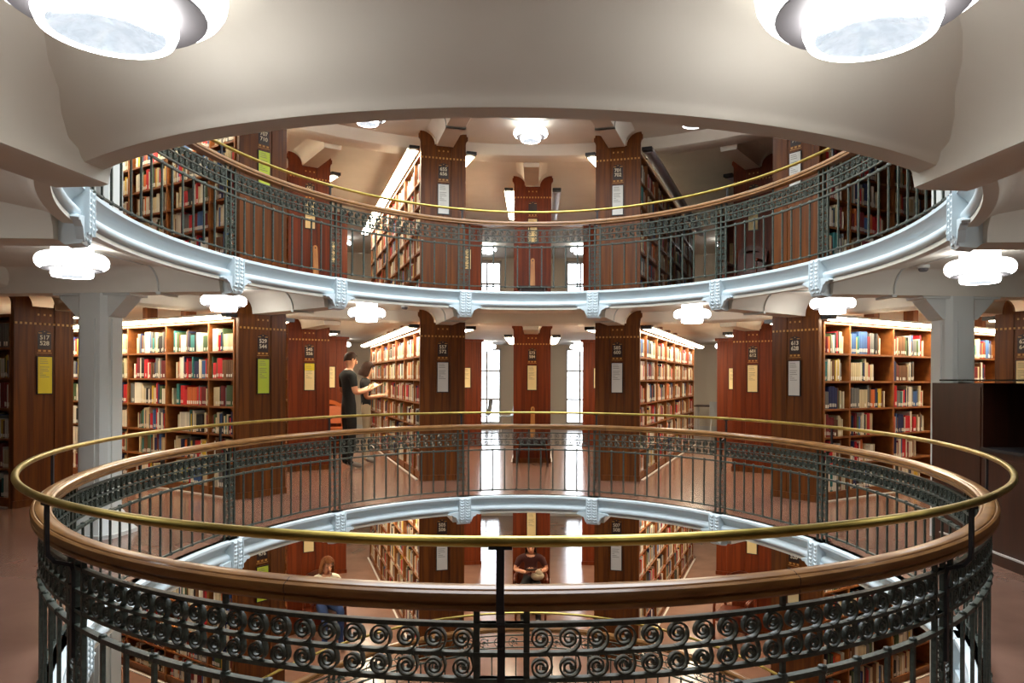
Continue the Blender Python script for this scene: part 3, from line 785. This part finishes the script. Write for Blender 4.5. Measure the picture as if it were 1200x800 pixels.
for nm, z in (('upper', FH), ('top', 2 * FH)):
    par = bpy.data.objects['ceiling_' + nm]
    L63, L34 = pol(3.6, 63), pol(3.6, 34)
    for sg in (-1, 1):
        conduit(par, (sg * L34[0], L34[1]), sg * 16.84 % 360, z); conduit(par, (sg * L63[0], L63[1]), sg * 48.78 % 360, z)
        conduit(par, (sg * 3.2, -.2), sg * 73.76 % 360, z)
        if nm == 'top': conduit(par, pol(3.6, 0), sg * 16.84 % 360, z)
def puck(x, y, z, label, r=.05):
    t = thing('smoke_detector', label, 'detector', (x, y, z))
    mb = MB(); mb.lathe([(1e-4, 0), (r, 0), (r, -.025), (1e-4, -.025)][::-1], 20); mb.build('base', M['housing'], t)
    mb = MB(); mb.lathe([(1e-4, -.025), (r * .75, -.025), (r * .75, -.04), (r * .5, -.052), (1e-4, -.052)][::-1], 20); mb.build('sensor', M['lamp_gap'], t)
puck(-1.62, 4.1, cz, 'white round smoke detector on the ceiling in front of the readers aisle pier')
puck(3.26, .62, cz, 'white round smoke detector on the ceiling by the ring lamp over the stair enclosure')
puck(-1.55, 3.9, cz + FH, 'white round smoke detector on the upper gallery ceiling')
t = thing('ceiling_sensor', 'flat gray box sensor on the ceiling over the axis of the well', 'detector', (-.02, 3.95, cz))
mb = MB(); mb.box(-.16, .16, -.08, .08, -.03, 0); mb.build('housing', M['plaster'], t)
mb = MB(); mb.lathe([(1e-4, -.03), (.07, -.03), (.05, -.055), (1e-4, -.06)][::-1], 16); mb.build('dome', M['black'], t)

# ------------------------------------------------------------------ white pillars
def pillar(x, y, ang, label, z=0.0, foot=True):
    root = thing('pillar', label, 'pillar', (x, y, z), -R(ang))
    mb = MB(); h = .14; c_ = .045; zt = FH - .31
    oct_ = [(-h + c_, -h), (h - c_, -h), (h, -h + c_), (h, h - c_), (h - c_, h), (-h + c_, h), (-h, h - c_), (-h, -h + c_)]
    def oprism(zs):
        vs_ = []; n = 8
        for zz, k in zs: vs_ += [(px * k, py * k, zz) for px, py in oct_]
        fs = [tuple(reversed(range(n)))] + [(i * n + j, i * n + (j + 1) % n, (i + 1) * n + (j + 1) % n, (i + 1) * n + j) for i in range(len(zs) - 1) for j in range(n)] + [tuple(range((len(zs) - 1) * n, len(zs) * n))]
        return vs_, fs
    mb.add(*oprism([(.2, 1), (zt, 1)])); mb.build('shaft', M['pillar'], root)
    for sx, sy in ((0, -1), (0, 1), (-1, 0), (1, 0)):
        mb = MB()
        if sx == 0: mb.box(-.055, .055, sy * (h + .014), sy * (h - .01), .25, zt - .22)
        else: mb.box(sx * (h + .014), sx * (h - .01), -.055, .055, .25, zt - .22)
        mb.build('raised_strip', M['pillar'], root)
    mb = MB(); mb.add(*oprism([(0, 1.75 if foot else 1.02), (.035, 1.75 if foot else 1.02), (.04, 1.66 if foot else 1.02), (.20, 1.1 if foot else 1.02), (.215, 1.0)])) if not foot else mb.add(*oprism([(0, 1.75), (.035, 1.75), (.04, 1.66), (.20, 1.1), (.215, 1.0)])); mb.build('base', M['pillar'], root)
    mb = MB(); mb.box(-.125, .125, -.36, .36, zt - .02, zt + .05)
    mb.build('cap', M['pillar'], root)
    for sg in (-1, 1):
        mb = MB(); MM = Matrix.Rotation(R(90 * sg), 4, 'Z')
        mb.prism([(.10, zt - .2), (.10, zt), (.33, zt), (.31, zt - .04), (.16, zt - .2)][::-1], -.1, .1, 0, MM); mb.build('corbel', M['pillar'], root)
    return root
pillar(-3.79, 1.13, -84, 'pale gray octagonal pillar standing free in front of the bookcase on the yellow notice side')
pillar(3.79, 1.13, 84, 'pale gray octagonal pillar rising behind the dark stair enclosure', 0.0, False)
pillar(-3.79, 1.13, -84, 'pale gray pillar on the upper gallery beside the lit bookcase', FH)
pillar(3.79, 1.13, 84, 'pale gray pillar on the upper gallery beside the unlit bookcase', FH)
pillar(-3.79, 1.13, -84, 'pale gray pillar on the lower floor beside the lime notice', -FH)
pillar(3.79, 1.13, 84, 'pale gray pillar on the lower floor behind the empty armchair', -FH)

# ------------------------------------------------------------------ dark stair enclosure
e = thing('stair_enclosure', 'dark stained wood stair enclosure with counter ledge and green glass edge beside the railing', 'enclosure', (3.595, 0, 0))
bx(0, .9, .36, .93, .09, 1.375).build('side_block', M['dark_wood'], e)
bx(0, .03, .93, 1.10, 0, 1.375).build('end_board', M['dark_wood'], e)
bx(-.006, .0, .385, .90, .13, 1.345).build('panel', M['dark_wood'], e)
bx(0, .9, -3.2, .36, .09, .85).build('counter_front', M['dark_wood'], e)
for k in range(3): bx(-.006, 0, .33 - .9 * (k + 1), .30 - .9 * k, .13, .80).build('panel', M['dark_wood'], e)
bx(-.02, .9, -3.2, .36, .85, .875).build('ledge', M['black'], e)
bx(.62, .9, -3.2, .36, .875, 1.375).build('back_panel', M['dark_wood'], e)
bx(-.02, .92, -3.2, .95, 1.393, 1.405).build('glass_edge', M['green_glass'], e)
for yy in (.9, .4, -.6, -1.6): bx(.70, .74, yy - .02, yy + .02, 1.37, 1.395).build('glass_clip', M['black'], e)
bx(-.018, .9, -3.2, .93, 0, .085).build('plinth', M['dark_wood'], e)
bx(-.026, -.006, -3.2, .93, .085, .097).build('plinth_bead', M['shelfmetal'], e)

# ------------------------------------------------------------------ chairs, desk
def armchair(pos, z, face, label, m='chairwood'):
    dx, dy = face; root = thing('armchair', label, 'armchair', (pos[0], pos[1], z), math.atan2(-dx, dy)); W_ = M[m]    # local +y = forward
    mb = MB(); mb.prism([(-.25, .415), (.25, .415), (.25, .445), (.235, .455), (-.235, .455), (-.25, .445)], -.24, .25); mb.build('seat', W_, root)
    for sx in (-1, 1):
        mb = MB(); mb.tube([(sx * .235, .23, 0), (sx * .235, .235, .42), (sx * .235, .22, .66)], [.017, .022, .018], 8); mb.build('leg', W_, root)
        mb = MB(); mb.tube([(sx * .225, -.30, 0), (sx * .225, -.235, .43), (sx * .222, -.27, .70), (sx * .215, -.32, .90)], [.017, .022, .02, .018], 8); mb.build('leg', W_, root)
        mb = MB(); mb.tube([(sx * .225, -.26, .66), (sx * .25, 0, .675), (sx * .255, .25, .66), (sx * .255, .28, .64)], [.018, .022, .026, .02], 8); mb.build('armrest', W_, root, True)
    arch = [(-.24, .86)] + [(-.24 + .48 * i / 12, .87 + .10 * sin(pi * i / 12)) for i in range(13)] + [(.24, .86)]
    low = [(x, zz - .075) for x, zz in reversed(arch)]
    MM = Matrix.Translation((0, -.325, 0)); mb = MB(); mb.prism((arch + low)[::-1], -.012, .018, 0, MM); mb.build('top_rail', W_, root)
    mb = MB(); MM = Matrix.Translation((0, -.26, .46)) @ Matrix.Rotation(R(9), 4, 'X'); mb.box(-.20, .20, -.012, .012, .06, .40, 0, MM); mb.build('back_panel', W_, root)
    mb = MB(); mb.box(-.23, .23, .215, .24, .34, .415); mb.box(-.235, -.21, -.23, .23, .34, .415); mb.box(.21, .235, -.23, .23, .34, .415); mb.build('apron', W_, root)
    mb = MB(); mb.tube([(-.23, -.03, .16), (.23, -.03, .16)], .012, 6); mb.build('stretcher', W_, root)
    return root
def plank_chair(pos, z, face, label):
    dx, dy = face; root = thing('plank_back_chair', label, 'chair', (pos[0], pos[1], z), math.atan2(-dx, dy))
    mb = MB(); mb.prism([(-.24, .41), (.24, .41), (.24, .44), (-.24, .44)], -.2, .2); mb.build('seat', M['dark_wood'], root)
    for sx in (-1, 1):
        for sy in (-1, 1):
            mb = MB(); mb.tube([(sx * .25, sy * .21, 0), (sx * .19, sy * .15, .41)], [.016, .022], 8); mb.build('leg', M['dark_wood'], root)
    n = 14; outer = [(-.042, .0), (.042, 0), (.032, .47)] + [(.032 * cos(pi * i / n), .47 + .032 * sin(pi * i / n)) for i in range(1, n)] + [(-.032, .47)]
    MM = Matrix.Translation((0, -.19, .44)) @ Matrix.Rotation(R(5), 4, 'X'); mb = MB(); mb.prism(outer, -.011, .011, 0, MM); o = mb.build('back_plank', M['lightwood'], root)
    mb = MB(); mb.lathe([(1e-4, -.013), (.011, -.013), (.011, .013), (1e-4, .013)], 12, (0, 0, 0), 0, MM @ Matrix.Translation((0, 0, .462)) @ Matrix.Rotation(R(90), 4, 'X')); mb.build('hand_hole', M['black'], o)
    mb = MB(); mb.box(-.2, .2, .13, .15, .30, .41); mb.build('apron', M['dark_wood'], root)
def face_c(p): v = Vector((OC.x - p[0], OC.y - p[1], 0)); v.normalize(); return (v.x, v.y)
pc = (.01, 6.42); armchair(pc, -FH, (0, -1), 'red-brown wooden armchair under the seated woman in maroon')
pl = pol(5.50, -33); armchair(pl, -FH, face_c(pl), 'red-brown wooden armchair under the reader in the cream cardigan')
pr_ = pol(5.52, 33); armchair(pr_, -FH, face_c(pr_), 'empty red-brown wooden armchair with arched back on the lower floor')
pu = pol(5.6, 34); armchair(pu, FH, face_c(pu), 'dark wooden armchair with arched back on the upper gallery')
plank_chair((.03, 6.45), 0, (0, -1), 'dark chair with pale plank back against the pier between the windows')
plank_chair((.02, 6.47), FH, (0, -1), 'chair with pale plank back against the axis pier of the upper gallery')
p_ = pol(5.62, -33.5); plank_chair(p_, FH, face_c(p_), 'chair with pale plank back beside the green notice on the upper gallery')
armchair((-3.78, 8.55), 0, (.42, -.9), 'orange leather armchair at the back of the aisle behind the standing readers', 'orange_leather')
def shell_chair(pos, z, face, label):
    dx, dy = face; root = thing('shell_chair', label, 'chair', (pos[0], pos[1], z), math.atan2(-dx, dy))
    prof = [(-.22, .86), (-.20, .7), (-.17, .52), (-.12, .46), (0, .445), (.20, .455), (.22, .445)]
    low = [(y_, zz - .02) for y_, zz in reversed(prof)]
    MM = Matrix.Rotation(R(90), 4, 'Z'); mb = MB(); mb.prism([(y_, zz) for y_, zz in prof + low][::-1], -.21, .21, 0, MM); mb.build('shell', M['chair_gray'], root)
    for sx in (-1, 1):
        for sy in (-1, 1):
            mb = MB(); mb.tube([(sx * .2, sy * .2, 0), (sx * .16, sy * .15, .44)], .012, 6); mb.build('leg', M['housing'], root)
shell_chair((-1.30, 13.6), 0, (-.9, -.3), 'pale gray shell chair in front of the tall window on the middle floor')
shell_chair((-.66, 13.4), 0, (-.9, -.2), 'pale gray shell chair beside the pier between the windows')
dk = thing('desk', 'narrow desk with dark top by the wall at the end of the aisle', 'desk', (4.75, 13.3, 0), R(-18))
bx(-.6, .6, -.35, .35, .71, .74).build('top', M['dark_wood'], dk)
for sx in (-1, 1):
    for sy in (-1, 1): bx(sx * .55 - .02, sx * .55 + .02, sy * .3 - .02, sy * .3 + .02, 0, .71).build('leg', M['housing'], dk)
shell_chair((4.55, 12.6), 0, (.2, .9), 'gray shell chair pulled up to the narrow desk')

# ------------------------------------------------------------------ people
def body(root, J, E_, sub=2):
    """J: name -> (pos, radius); E_: (a, b, [material per half])  one continuous skinned surface"""
    names = list(J); idx = {n: i for i, n in enumerate(names)}
    me = bpy.data.meshes.new('body'); me.from_pydata([J[n][0] for n in names], [(idx[a], idx[b]) for a, b, _ in E_], [])
    o = bpy.data.objects.new('body', me); COL.objects.link(o)
    sk = o.modifiers.new('s', 'SKIN'); sk.use_smooth_shade = True; sk.branch_smoothing = .6
    for i, n in enumerate(names):
        r = J[n][1]; v = me.skin_vertices[0].data[i]; v.radius = r if isinstance(r, tuple) else (r, r); v.use_root = (i == 0)
    ss = o.modifiers.new('u', 'SUBSURF'); ss.levels = sub; ss.render_levels = sub
    dg = bpy.context.evaluated_depsgraph_get(); m2 = bpy.data.meshes.new_from_object(o.evaluated_get(dg))
    bpy.data.objects.remove(o)
    mats = []
    for _, _, ml in E_:
        for q in ml:
            if q not in mats: mats.append(q)
    m2.materials.clear()
    for q in mats: m2.materials.append(M[q])
    segs = [(Vector(J[a][0]), Vector(J[b][0]), J[a][1] if not isinstance(J[a][1], tuple) else max(J[a][1]), ml) for a, b, ml in E_]
    for p in m2.polygons:
        best = 1e9; bm = 0
        for a, b, r, ml in segs:
            d = b - a; t_ = max(0, min(1, (p.center - a).dot(d) / d.length_squared)); ds = (p.center - (a + d * t_)).length - r
            if ds < best: best = ds; bm = mats.index(ml[min(len(ml) - 1, int(t_ * len(ml)))])
        p.material_index = bm; p.use_smooth = True
    m2.name = 'body'
    return mk('body', m2, root)
def hand(mb, w, d, palm, curl, mi=0, side=1):
    """w wrist, d finger direction, palm normal; five tapering fingers rooted in the palm"""
    w = Vector(w); d = Vector(d).normalized(); n = Vector(palm).normalized(); s = d.cross(n).normalized() * side
    c = w + d * .045
    B = Matrix((s, n, d)).transposed().to_4x4(); mb.ell(c, (.038, .016, .05), 10, 6, mi, B)
    for k, (ox, L_) in enumerate(((-.028, .062), (-.010, .074), (.009, .07), (.026, .056))):
        p0 = w + d * .075 + s * ox; p1 = p0 + d * L_ * .5 + n * curl * .3 * L_; p2 = p1 + d * L_ * .35 + n * curl * .7 * L_; p3 = p2 + d * L_ * .12 + n * curl * .5 * L_
        mb.tube([p0 - d * .02, p0, p1, p2, p3], [.009, .0095, .0085, .0075, .005], 7, mi=mi)
    p0 = w + d * .02 - s * .028; mb.tube([p0, p0 - s * .025 + d * .025, p0 - s * .03 + d * .055 + n * .012, p0 - s * .022 + d * .075 + n * .02], [.012, .011, .0095, .006], 7, mi=mi)
def head_parts(root, hc, fwd, up, hair, style, k=1.0):
    """face features and hair round head centre hc"""
    f = Vector(fwd).normalized(); u = Vector(up); r = f.cross(u).normalized(); u = r.cross(f)
    B = Matrix((r, f, u)).transposed().to_4x4()
    P = lambda x, y, z_: Vector(hc) + (r * x + f * y + u * z_) * k
    mb = MB(); mb.tube([P(0, .088, .025), P(0, .108, -.01), P(0, .112, -.022), P(0, .09, -.03)], [.008, .012, .014, .008], 8); mb.build('nose', M['skin'], root, True)
    for sx in (-1, 1):
        mb = MB(); mb.ell(P(sx * .033, .086, .018), (.013, .006, .006), 8, 5, 0, B); mb.build('eye', M['dark_eye'], root, True)
        mb = MB(); mb.ell(P(sx * .033, .089, .036), (.017, .005, .004), 8, 4, 0, B); mb.build('eyebrow', M[hair], root, True)
        mb = MB(); mb.ell(P(sx * .082, -.005, .0), (.010, .02, .03), 8, 6, 0, B); mb.build('ear', M['skin'], root, True)
    mb = MB(); mb.ell(P(0, .088, -.055), (.022, .008, .006), 8, 5, 0, B); mb.build('mouth', M['lip'], root, True)
    n, m = 28, 14; vs_ = []; fs = []
    vol = {'short': 1.0, 'bob': 1.16, 'long': 1.06}[style]; fall = {'short': 0, 'bob': .13, 'long': .20}[style]
    rx, ry, rz_ = .090 * vol, .106 * vol, .120 * (1 + (vol - 1) * .6)
    for j in range(n):
        al = 2 * pi * j / n; fa = abs((math.degrees(al) + 180) % 360 - 180)        # 0 = front
        if fa < 52: end = 38; drop = 0
        elif fa < 75: end = 10 if style == 'short' else -5; drop = 0 if style == 'short' else fall * .9
        else: end = (-8 - 30 * (fa - 75) / 105) if style == 'short' else -12; drop = 0 if style == 'short' else fall
        for i in range(m + 1):
            q = i / m; dome = .62 if drop else 1.0
            if q <= dome:
                e_ = R(90 - (90 - end) * q / dome); x, y, zz = rx * cos(e_) * sin(al), ry * cos(e_) * cos(al), rz_ * sin(e_)
            else:
                e_ = R(end); k_ = (q - dome) / (1 - dome); fl = 1 + .18 * sin(k_ * 2.6) * (vol - .9) * 2
                x, y, zz = rx * cos(e_) * sin(al) * fl, ry * cos(e_) * cos(al) * fl, rz_ * sin(e_) - drop * k_
            vs_.append(P(x, y - .008, zz + .008))
    for j in range(n):
        for i in range(m): fs.append((j * (m + 1) + i, j * (m + 1) + i + 1, ((j + 1) % n) * (m + 1) + i + 1, ((j + 1) % n) * (m + 1) + i))
    mb = MB(); mb.add(vs_, fs); mb.build('hair', M[hair], root, True)
def person(label, pos, z, rz, top, legs, shoe, hair, style, pose, k=1.0, sleeve=.55, inner=None):
    root = thing('person', label, 'person', (pos[0], pos[1], z), rz); root.scale = (k, k, k)
    sk = 'skin'; J = {}
    if pose == 'stand':
        J['pelvis'] = ((0, 0, .96), (.15, .11)); J['waist'] = ((0, .0, 1.12), (.135, .10)); J['chest'] = ((0, -.01, 1.32), (.165, .115)); J['upper'] = ((0, -.02, 1.44), (.14, .09)); J['neck'] = ((0, .0, 1.53), .055)
        J['jaw'] = ((0, .035, 1.605), (.066, .07)); J['skull'] = ((0, .03, 1.68), (.080, .095)); J['crown'] = ((0, .015, 1.745), (.06, .072))
        arms = {1: ((.20, -.02, 1.43), (.255, .0, 1.16), (.13, .255, 1.20), (.09, .30, 1.21)), -1: ((-.20, -.02, 1.43), (-.255, .0, 1.16), (-.13, .255, 1.20), (-.09, .30, 1.21))}
        legp = {s_: ((s_ * .095, 0, .88), (s_ * .105, .02, .50), (s_ * .11, -.03, .09), (s_ * .12, .11, .045), (s_ * .125, .17, .035)) for s_ in (-1, 1)}
        hc, hf = (0, .03, 1.675), (0, 1, -.35); hands = ((0, .5, .25), (0, 0, 1))
    else:
        ln = .10 if pose == 'read' else .05
        J['pelvis'] = ((0, -.03, .60), (.17, .125)); J['waist'] = ((0, -.06, .73), (.14, .11)); J['chest'] = ((0, -.08 + ln, .90), (.155, .115)); J['upper'] = ((0, -.05 + ln, .99), (.13, .09)); J['neck'] = ((0, .0 + ln, 1.07), .052)
        J['jaw'] = ((0, .06 + ln, 1.13), (.064, .068)); J['skull'] = ((0, .055 + ln, 1.205), (.080, .093)); J['crown'] = ((0, .03 + ln, 1.27), (.06, .07))
        arms = {s_: ((s_ * .18, -.06 + ln, .97), (s_ * .26, .02, .785), (s_ * .09, .23, .80), (s_ * .06, .27, .81)) for s_ in (-1, 1)}
        legp = {s_: ((s_ * .10, .07, .585), (s_ * .12, .42, .57), (s_ * .12, .42, .10), (s_ * .12, .54, .045), (s_ * .12, .60, .035)) for s_ in (-1, 1)}
        hc, hf = (0, .055 + ln, 1.20), (0, 1, -.45); hands = ((0, .6, .1), (0, 0, 1))
    ins = inner or top
    E_ = [('pelvis', 'waist', [legs, top]), ('waist', 'chest', [top]), ('chest', 'upper', [top]), ('upper', 'neck', [top, sk]), ('neck', 'jaw', [sk]), ('jaw', 'skull', [sk]), ('skull', 'crown', [sk])]
    for s_ in (1, -1):
        n = 'r' if s_ > 0 else 'l'
        sh, elb, wr, pm = arms[s_]
        J['sh' + n] = (sh, (.072, .068)); J['el' + n] = (elb, .044); J['wr' + n] = (wr, .028); J['pm' + n] = (pm, (.03, .02))
        E_ += [('upper', 'sh' + n, [top]), ('sh' + n, 'el' + n, [top] if sleeve >= 1 else [top, top, sk]), ('el' + n, 'wr' + n, [top] if sleeve >= 1 else [sk]), ('wr' + n, 'pm' + n, [sk])]
        h_, kn, an, to, te = legp[s_]
        J['hp' + n] = (h_, (.095, .10)); J['kn' + n] = (kn, .062); J['an' + n] = (an, .042); J['to' + n] = (to, (.042, .034)); J['te' + n] = (te, (.036, .028))
        E_ += [('pelvis', 'hp' + n, [legs]), ('hp' + n, 'kn' + n, [legs]), ('kn' + n, 'an' + n, [legs]), ('an' + n, 'to' + n, [shoe]), ('to' + n, 'te' + n, [shoe])]
    body(root, J, E_)
    for s_ in (1, -1):
        mb = MB(); w_ = Vector(arms[s_][2]); p_ = Vector(arms[s_][3]); hand(mb, w_, (p_ - w_) + Vector((0, .02, 0)), hands[1], .8, 0, s_)
        mb.build('hand', M['skin'], root, True)
    head_parts(root, hc, hf, (0, 0, 1), hair, style)
    return root
man = person('man in black t-shirt and trousers standing with an open book', (-2.83, 6.02), 0, math.atan2(-.80, .60), 'black_cloth', 'black_cloth', 'shoe', 'hair_brown', 'short', 'stand', 1.005)
wom = person('woman in black top and khaki trousers standing behind the man in black', (-2.72, 6.70), 0, math.atan2(-.97, .25), 'black_cloth', 'khaki', 'shoe', 'hair_brown', 'bob', 'stand', .925)
rd = person('woman in cream cardigan and jeans sitting with her head bowed', (pl[0], pl[1]), -FH, math.atan2(-face_c(pl)[0], face_c(pl)[1]), 'white_knit', 'jeans', 'black', 'hair_red', 'bob', 'read', .95, 1.0)
mb = MB(); mb.prism([(-.055, .84), (.055, .84), (.045, .98), (-.045, .98)], .115, .135); mb.build('shirt_front', M['olive_cloth'], rd)
ph = person('woman in maroon t-shirt and black trousers sitting and looking at her phone', (pc[0], pc[1]), -FH, pi, 'maroon_cloth', 'black_cloth', 'shoe', 'hair_brown', 'long', 'sit', .98)
mb = MB(); mb.lathe([(.034, -.012), (.036, -.012), (.036, .012), (.034, .012)], 16, (.17, .13, .793), 0, Matrix.Rotation(R(50), 4, 'Y')); mb.build('wristband', M['blue_plastic'], ph)
# things they hold
def held(name, lab, cat, per, loc, tilt):
    o = thing(name, lab, cat); o.matrix_world = Matrix.Translation(per.location) @ Matrix.Rotation(per.rotation_euler.z, 4, 'Z') @ Matrix.Scale(per.scale.x, 4) @ Matrix.Translation(loc) @ Matrix.Rotation(R(tilt), 4, 'X'); return o
def open_book(per, loc, tilt, lab, kk=1.0):
    o = held('open_book', lab, 'book', per, loc, tilt)
    for sx in (-1, 1):
        MM = Matrix.Rotation(R(-sx * 14), 4, 'Y') @ Matrix.Scale(kk, 4)
        mb = MB(); mb.box(0 if sx > 0 else -.155, .155 if sx > 0 else 0, -.11, .11, -.004, .001, 0, MM); mb.build('cover', M['lightwood'], o)
        mb = MB(); mb.box(0 if sx > 0 else -.148, .148 if sx > 0 else 0, -.105, .105, .001, .014, 0, MM); mb.build('pages', M['page'], o)
open_book(man, (0, .42, 1.23), 24, 'open book with cream pages held by the man in black')
open_book(rd, (0, .42, .80), 24, 'open book on the knees of the reader in the cream cardigan', .8)
o = held('phone', 'black phone held by the seated woman in maroon', 'phone', ph, (0, .365, .872), 35)
mb = MB(); mb.box(-.075, .075, -.036, .036, -.004, .004); mb.build('case', M['black'], o)
mb = MB(); mb.box(-.068, .068, -.032, .032, .004, .005); mb.build('screen', M['green_glass'], o)
o = held('cloth_bag', 'beige cloth bag on the lap of the woman in maroon', 'bag', ph, (-.11, .25, .685), 6)
mb = MB(); mb.ell((0, 0, .06), (.11, .15, .075), 14, 8); mb.ell((-.02, .05, .11), (.06, .08, .05), 10, 6); mb.build('sack', M['khaki'], o, True)
mb = MB(); mb.tube([(-.05, -.08, .1), (-.06, -.02, .17), (.0, .06, .17), (.04, .1, .1)], .008, 6); mb.build('strap', M['khaki'], o, True)
